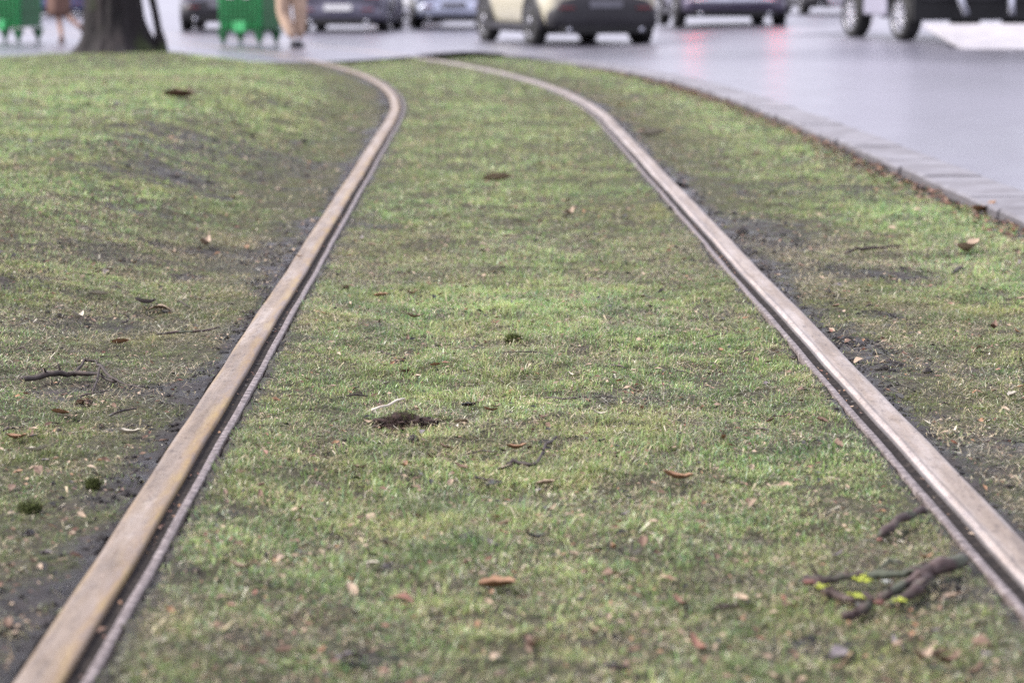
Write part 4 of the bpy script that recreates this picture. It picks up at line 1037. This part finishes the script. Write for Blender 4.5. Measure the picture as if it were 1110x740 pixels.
def person(label, px, py, yaw, hips, kneeL, ankL, kneeR, ankR, top_mat, leg_mat, skirt, hgt=1.72, legk=1.0):
    p = on_road(px, py); root = empty('person', (p.x, p.y, road_z(p.x, p.y)), yaw); tag(root, label, 'person')
    hx, hy, hz = hips; sh = hz + .50
    B = [((hx,hy,hz),(.13,.10)), ((hx,hy,hz+.16),(.125,.095)), ((hx,hy,hz+.34),(.15,.105)), ((hx,hy,sh-.02),(.12,.09)), ((hx,hy,sh+.06),.05), ((hx,hy+.01,sh+.12),.048),
         ((hx,hy+.015,sh+.19),(.074,.088)), ((hx,hy+.015,sh+.26),(.077,.095)), ((hx,hy+.01,sh+.33),(.055,.07)),
         ((hx-.17,hy,sh-.02),.052), ((hx-.22,hy-.04,sh-.28),.042), ((hx-.22,hy+.10,sh-.50),.030), ((hx-.21,hy+.13,sh-.56),(.034,.018)),
         ((hx+.17,hy,sh-.02),.052), ((hx+.22,hy-.04,sh-.28),.042), ((hx+.22,hy+.06,sh-.52),.030), ((hx+.22,hy+.08,sh-.58),(.034,.018)),
         ((hx-.09,hy,hz-.08),.085), (kneeL,.052), (ankL,.036), ((hx+.09,hy,hz-.08),.085), (kneeR,.052), (ankR,.036)]
    E_ = [(0,1),(1,2),(2,3),(3,4),(4,5),(5,6),(6,7),(7,8),(3,9),(9,10),(10,11),(11,12),(3,13),(13,14),(14,15),(15,16),(0,17),(17,18),(18,19),(0,20),(20,21),(21,22)]
    for sgn, b0 in ((-1, 12), (1, 16)):        # fingers rooted in the palm
        c = Vector(B[b0][0])
        for k in range(4):
            n0 = len(B); B.append((tuple(c + Vector((0, -.024+.016*k, -.05-.004*(k in (1,2)))),), .0085)); B.append((tuple(c + Vector((-sgn*.012, -.022+.016*k, -.085-.006*(k in (1,2)))),), .0075))
            E_ += [(b0, n0), (n0, n0+1)]
        n0 = len(B); B.append((tuple(c + Vector((-sgn*.008, .040, -.015))), .010)); B.append((tuple(c + Vector((-sgn*.012, .052, -.045))), .0085)); E_ += [(b0, n0), (n0, n0+1)]
    B = [((b[0] if len(b[0]) == 3 else tuple(b[0][0])), b[1]) for b in B]
    body = skin_mesh('body', B, E_, M_SKIN, root)
    # face
    bm = bmesh.new(); hc = Vector((hx, hy+.015, sh+.22))
    add_cyl(bm, hc + Vector((0, .10, -.005)), .012, .006, .04, 'Y', 10); bm_obj('nose', bm, M_SKIN, root, True)
    for sx in (-1, 1):
        bm = bmesh.new(); bmesh.ops.create_uvsphere(bm, u_segments=12, v_segments=8, radius=.011, matrix=Matrix.Translation(hc + Vector((sx*.03, .085, .02)))); bm_obj('eye', bm, M_SHOE, root, True)
        bm = bmesh.new(); bmesh.ops.create_uvsphere(bm, u_segments=12, v_segments=8, radius=.03, matrix=Matrix.Translation(hc + Vector((sx*.078, 0, 0))) @ Matrix.Diagonal((.35,.7,1,1))); bm_obj('ear', bm, M_SKIN, root, True)
    bm = bmesh.new(); add_box(bm, hc + Vector((0, .088, -.05)), (.045, .012, .010)); bm_obj('mouth', bm, M_CUT, root, bevel=.004)
    bm = bmesh.new(); bmesh.ops.create_uvsphere(bm, u_segments=20, v_segments=14, radius=.115, matrix=Matrix.Translation(hc + Vector((0, -.028, .05))) @ Matrix.Diagonal((.86,.92,.95,1)))
    for v in bm.verts: v.co += Vector(mnoise.noise_vector(v.co*20))*.008
    bm_obj('hair', bm, M_HAIR, root, True)
    J = [((hx,hy,hz-.02),(.155,.125)), ((hx,hy,hz+.18),(.145,.115)), ((hx,hy,hz+.34),(.17,.125)), ((hx,hy,sh-.01),(.135,.105)), ((hx-.18,hy,sh-.02),.068), ((hx-.225,hy-.04,sh-.28),.056), ((hx-.222,hy+.08,sh-.46),.044),
         ((hx+.18,hy,sh-.02),.068), ((hx+.225,hy-.04,sh-.28),.056), ((hx+.222,hy+.05,sh-.48),.044)]
    skin_mesh('jacket', J, [(0,1),(1,2),(2,3),(3,4),(4,5),(5,6),(3,7),(7,8),(8,9)], top_mat, root)
    if skirt:
        bm = bmesh.new(); rings = []
        for z_, rx, ry in ((hz+.1,.17,.13),(hz-.15,.185,.15),(hz-.35,.19,.165),(skirt,.185,.17)):
            rings.append([bm.verts.new((hx+rx*(1+.08*math.sin(k*1.9))*math.cos(2*PI*k/24), hy+ry*(1+.08*math.sin(k*1.9))*math.sin(2*PI*k/24), z_)) for k in range(24)])
        for a, b in zip(rings, rings[1:]):
            for k in range(24): bm.faces.new((a[k], b[k], b[(k+1)%24], a[(k+1)%24]))
        bm.faces.new(rings[-1][::-1]); bmesh.ops.recalc_face_normals(bm, faces=bm.faces); bm_obj('coat_skirt', bm, top_mat, root, True, 1)
    mid = lambda a, b, f_: tuple(a[i_]*(1-f_)+b[i_]*f_ for i_ in range(3))
    hl, hr = (hx-.09,hy,hz-.06), (hx+.09,hy,hz-.06)
    k1 = legk
    T_ = [((hx,hy,hz),(.15,.12)), (hl,.10*k1), (mid(hl,kneeL,.5),.098*k1), (kneeL,.083*k1), (mid(kneeL,ankL,.4),.078*k1), (mid(kneeL,ankL,.93),.056*k1), (hr,.10*k1), (mid(hr,kneeR,.5),.098*k1), (kneeR,.083*k1), (mid(kneeR,ankR,.4),.078*k1), (mid(kneeR,ankR,.93),.056*k1)]
    skin_mesh('trousers', T_, [(0,1),(1,2),(2,3),(3,4),(4,5),(0,6),(6,7),(7,8),(8,9),(9,10)], leg_mat, root)
    return root
# person in tan trousers: legs crossing mid-stride, seen from behind at an angle
r1 = person('person in tan trousers and dark shoes walking past the green container', 319, 52, 0,
       (-.04,.0,.92), (-.165,.06,.50), (.0,-.04,.12), (.09,.06,.54), (.07,.12,.12), M_JACKET, M_TAN, None, legk=1.32)
shoe(r1, (.08,.20,.0), (-.03,-.09,.0), M_SHOE); shoe(r1, (.10,.32,.0), (.045,.05,.0), M_SHOE)
r2 = person('person in a brown coat striding behind the big tree', 66, 47, 0,
       (-.02,.0,.86), (-.04,.05,.45), (.015,.03,.10), (.10,.02,.44), (.32,-.05,.24), M_COAT, M_COAT, .40, 1.66, .55)
shoe(r2, (-.02,.14,.0), (.03,-.06,.0), M_COAT)
s_ = shoe(r2, (.38,.02,.14), (.33,-.08,.2), M_COAT)

# ------------------------------------------------------------------ light
w = bpy.data.worlds.new('World'); scene.world = w; w.use_nodes = True
nt2 = w.node_tree; bg = nt2.nodes['Background']
sky = nt2.nodes.new('ShaderNodeTexSky'); sky.sky_type = 'NISHITA'; sky.sun_disc = False
SE, SR = R_(46), R_(262)
sky.sun_elevation = SE; sky.sun_rotation = SR; sky.air_density = 1.0; sky.dust_density = 3.5; sky.ozone_density = 1.0
mx = nt2.nodes.new('ShaderNodeMix'); mx.data_type = 'RGBA'; mx.inputs[0].default_value = .72
mx.inputs[7].default_value = (10.5, 10.2, 11.9, 1)
nt2.links.new(sky.outputs[0], mx.inputs[6]); nt2.links.new(mx.outputs[2], bg.inputs[0]); bg.inputs[1].default_value = .186
sd = bpy.data.lights.new('sun', 'SUN'); sd.energy = 8.0; sd.angle = R_(9); sd.color = (1, .96, .9)
so = link(bpy.data.objects.new('sun', sd))
az = SR   # nishita: rotation measured from +Y clockwise
dv = Vector((math.sin(az)*math.cos(SE), math.cos(az)*math.cos(SE), math.sin(SE)))
so.rotation_euler = dv.to_track_quat('Z', 'Y').to_euler(); so.location = dv*20

scene.view_settings.view_transform = 'Standard'; scene.view_settings.look = 'None'; scene.view_settings.exposure = 0
scene.render.engine = 'CYCLES'
scene.cycles.use_denoising = False
scene.cycles.denoiser = 'OPENIMAGEDENOISE'
scene.cycles.sample_clamp_direct = 2.5; scene.cycles.sample_clamp_indirect = 2
scene.cycles.max_bounces = 6; scene.cycles.diffuse_bounces = 3; scene.cycles.glossy_bounces = 3
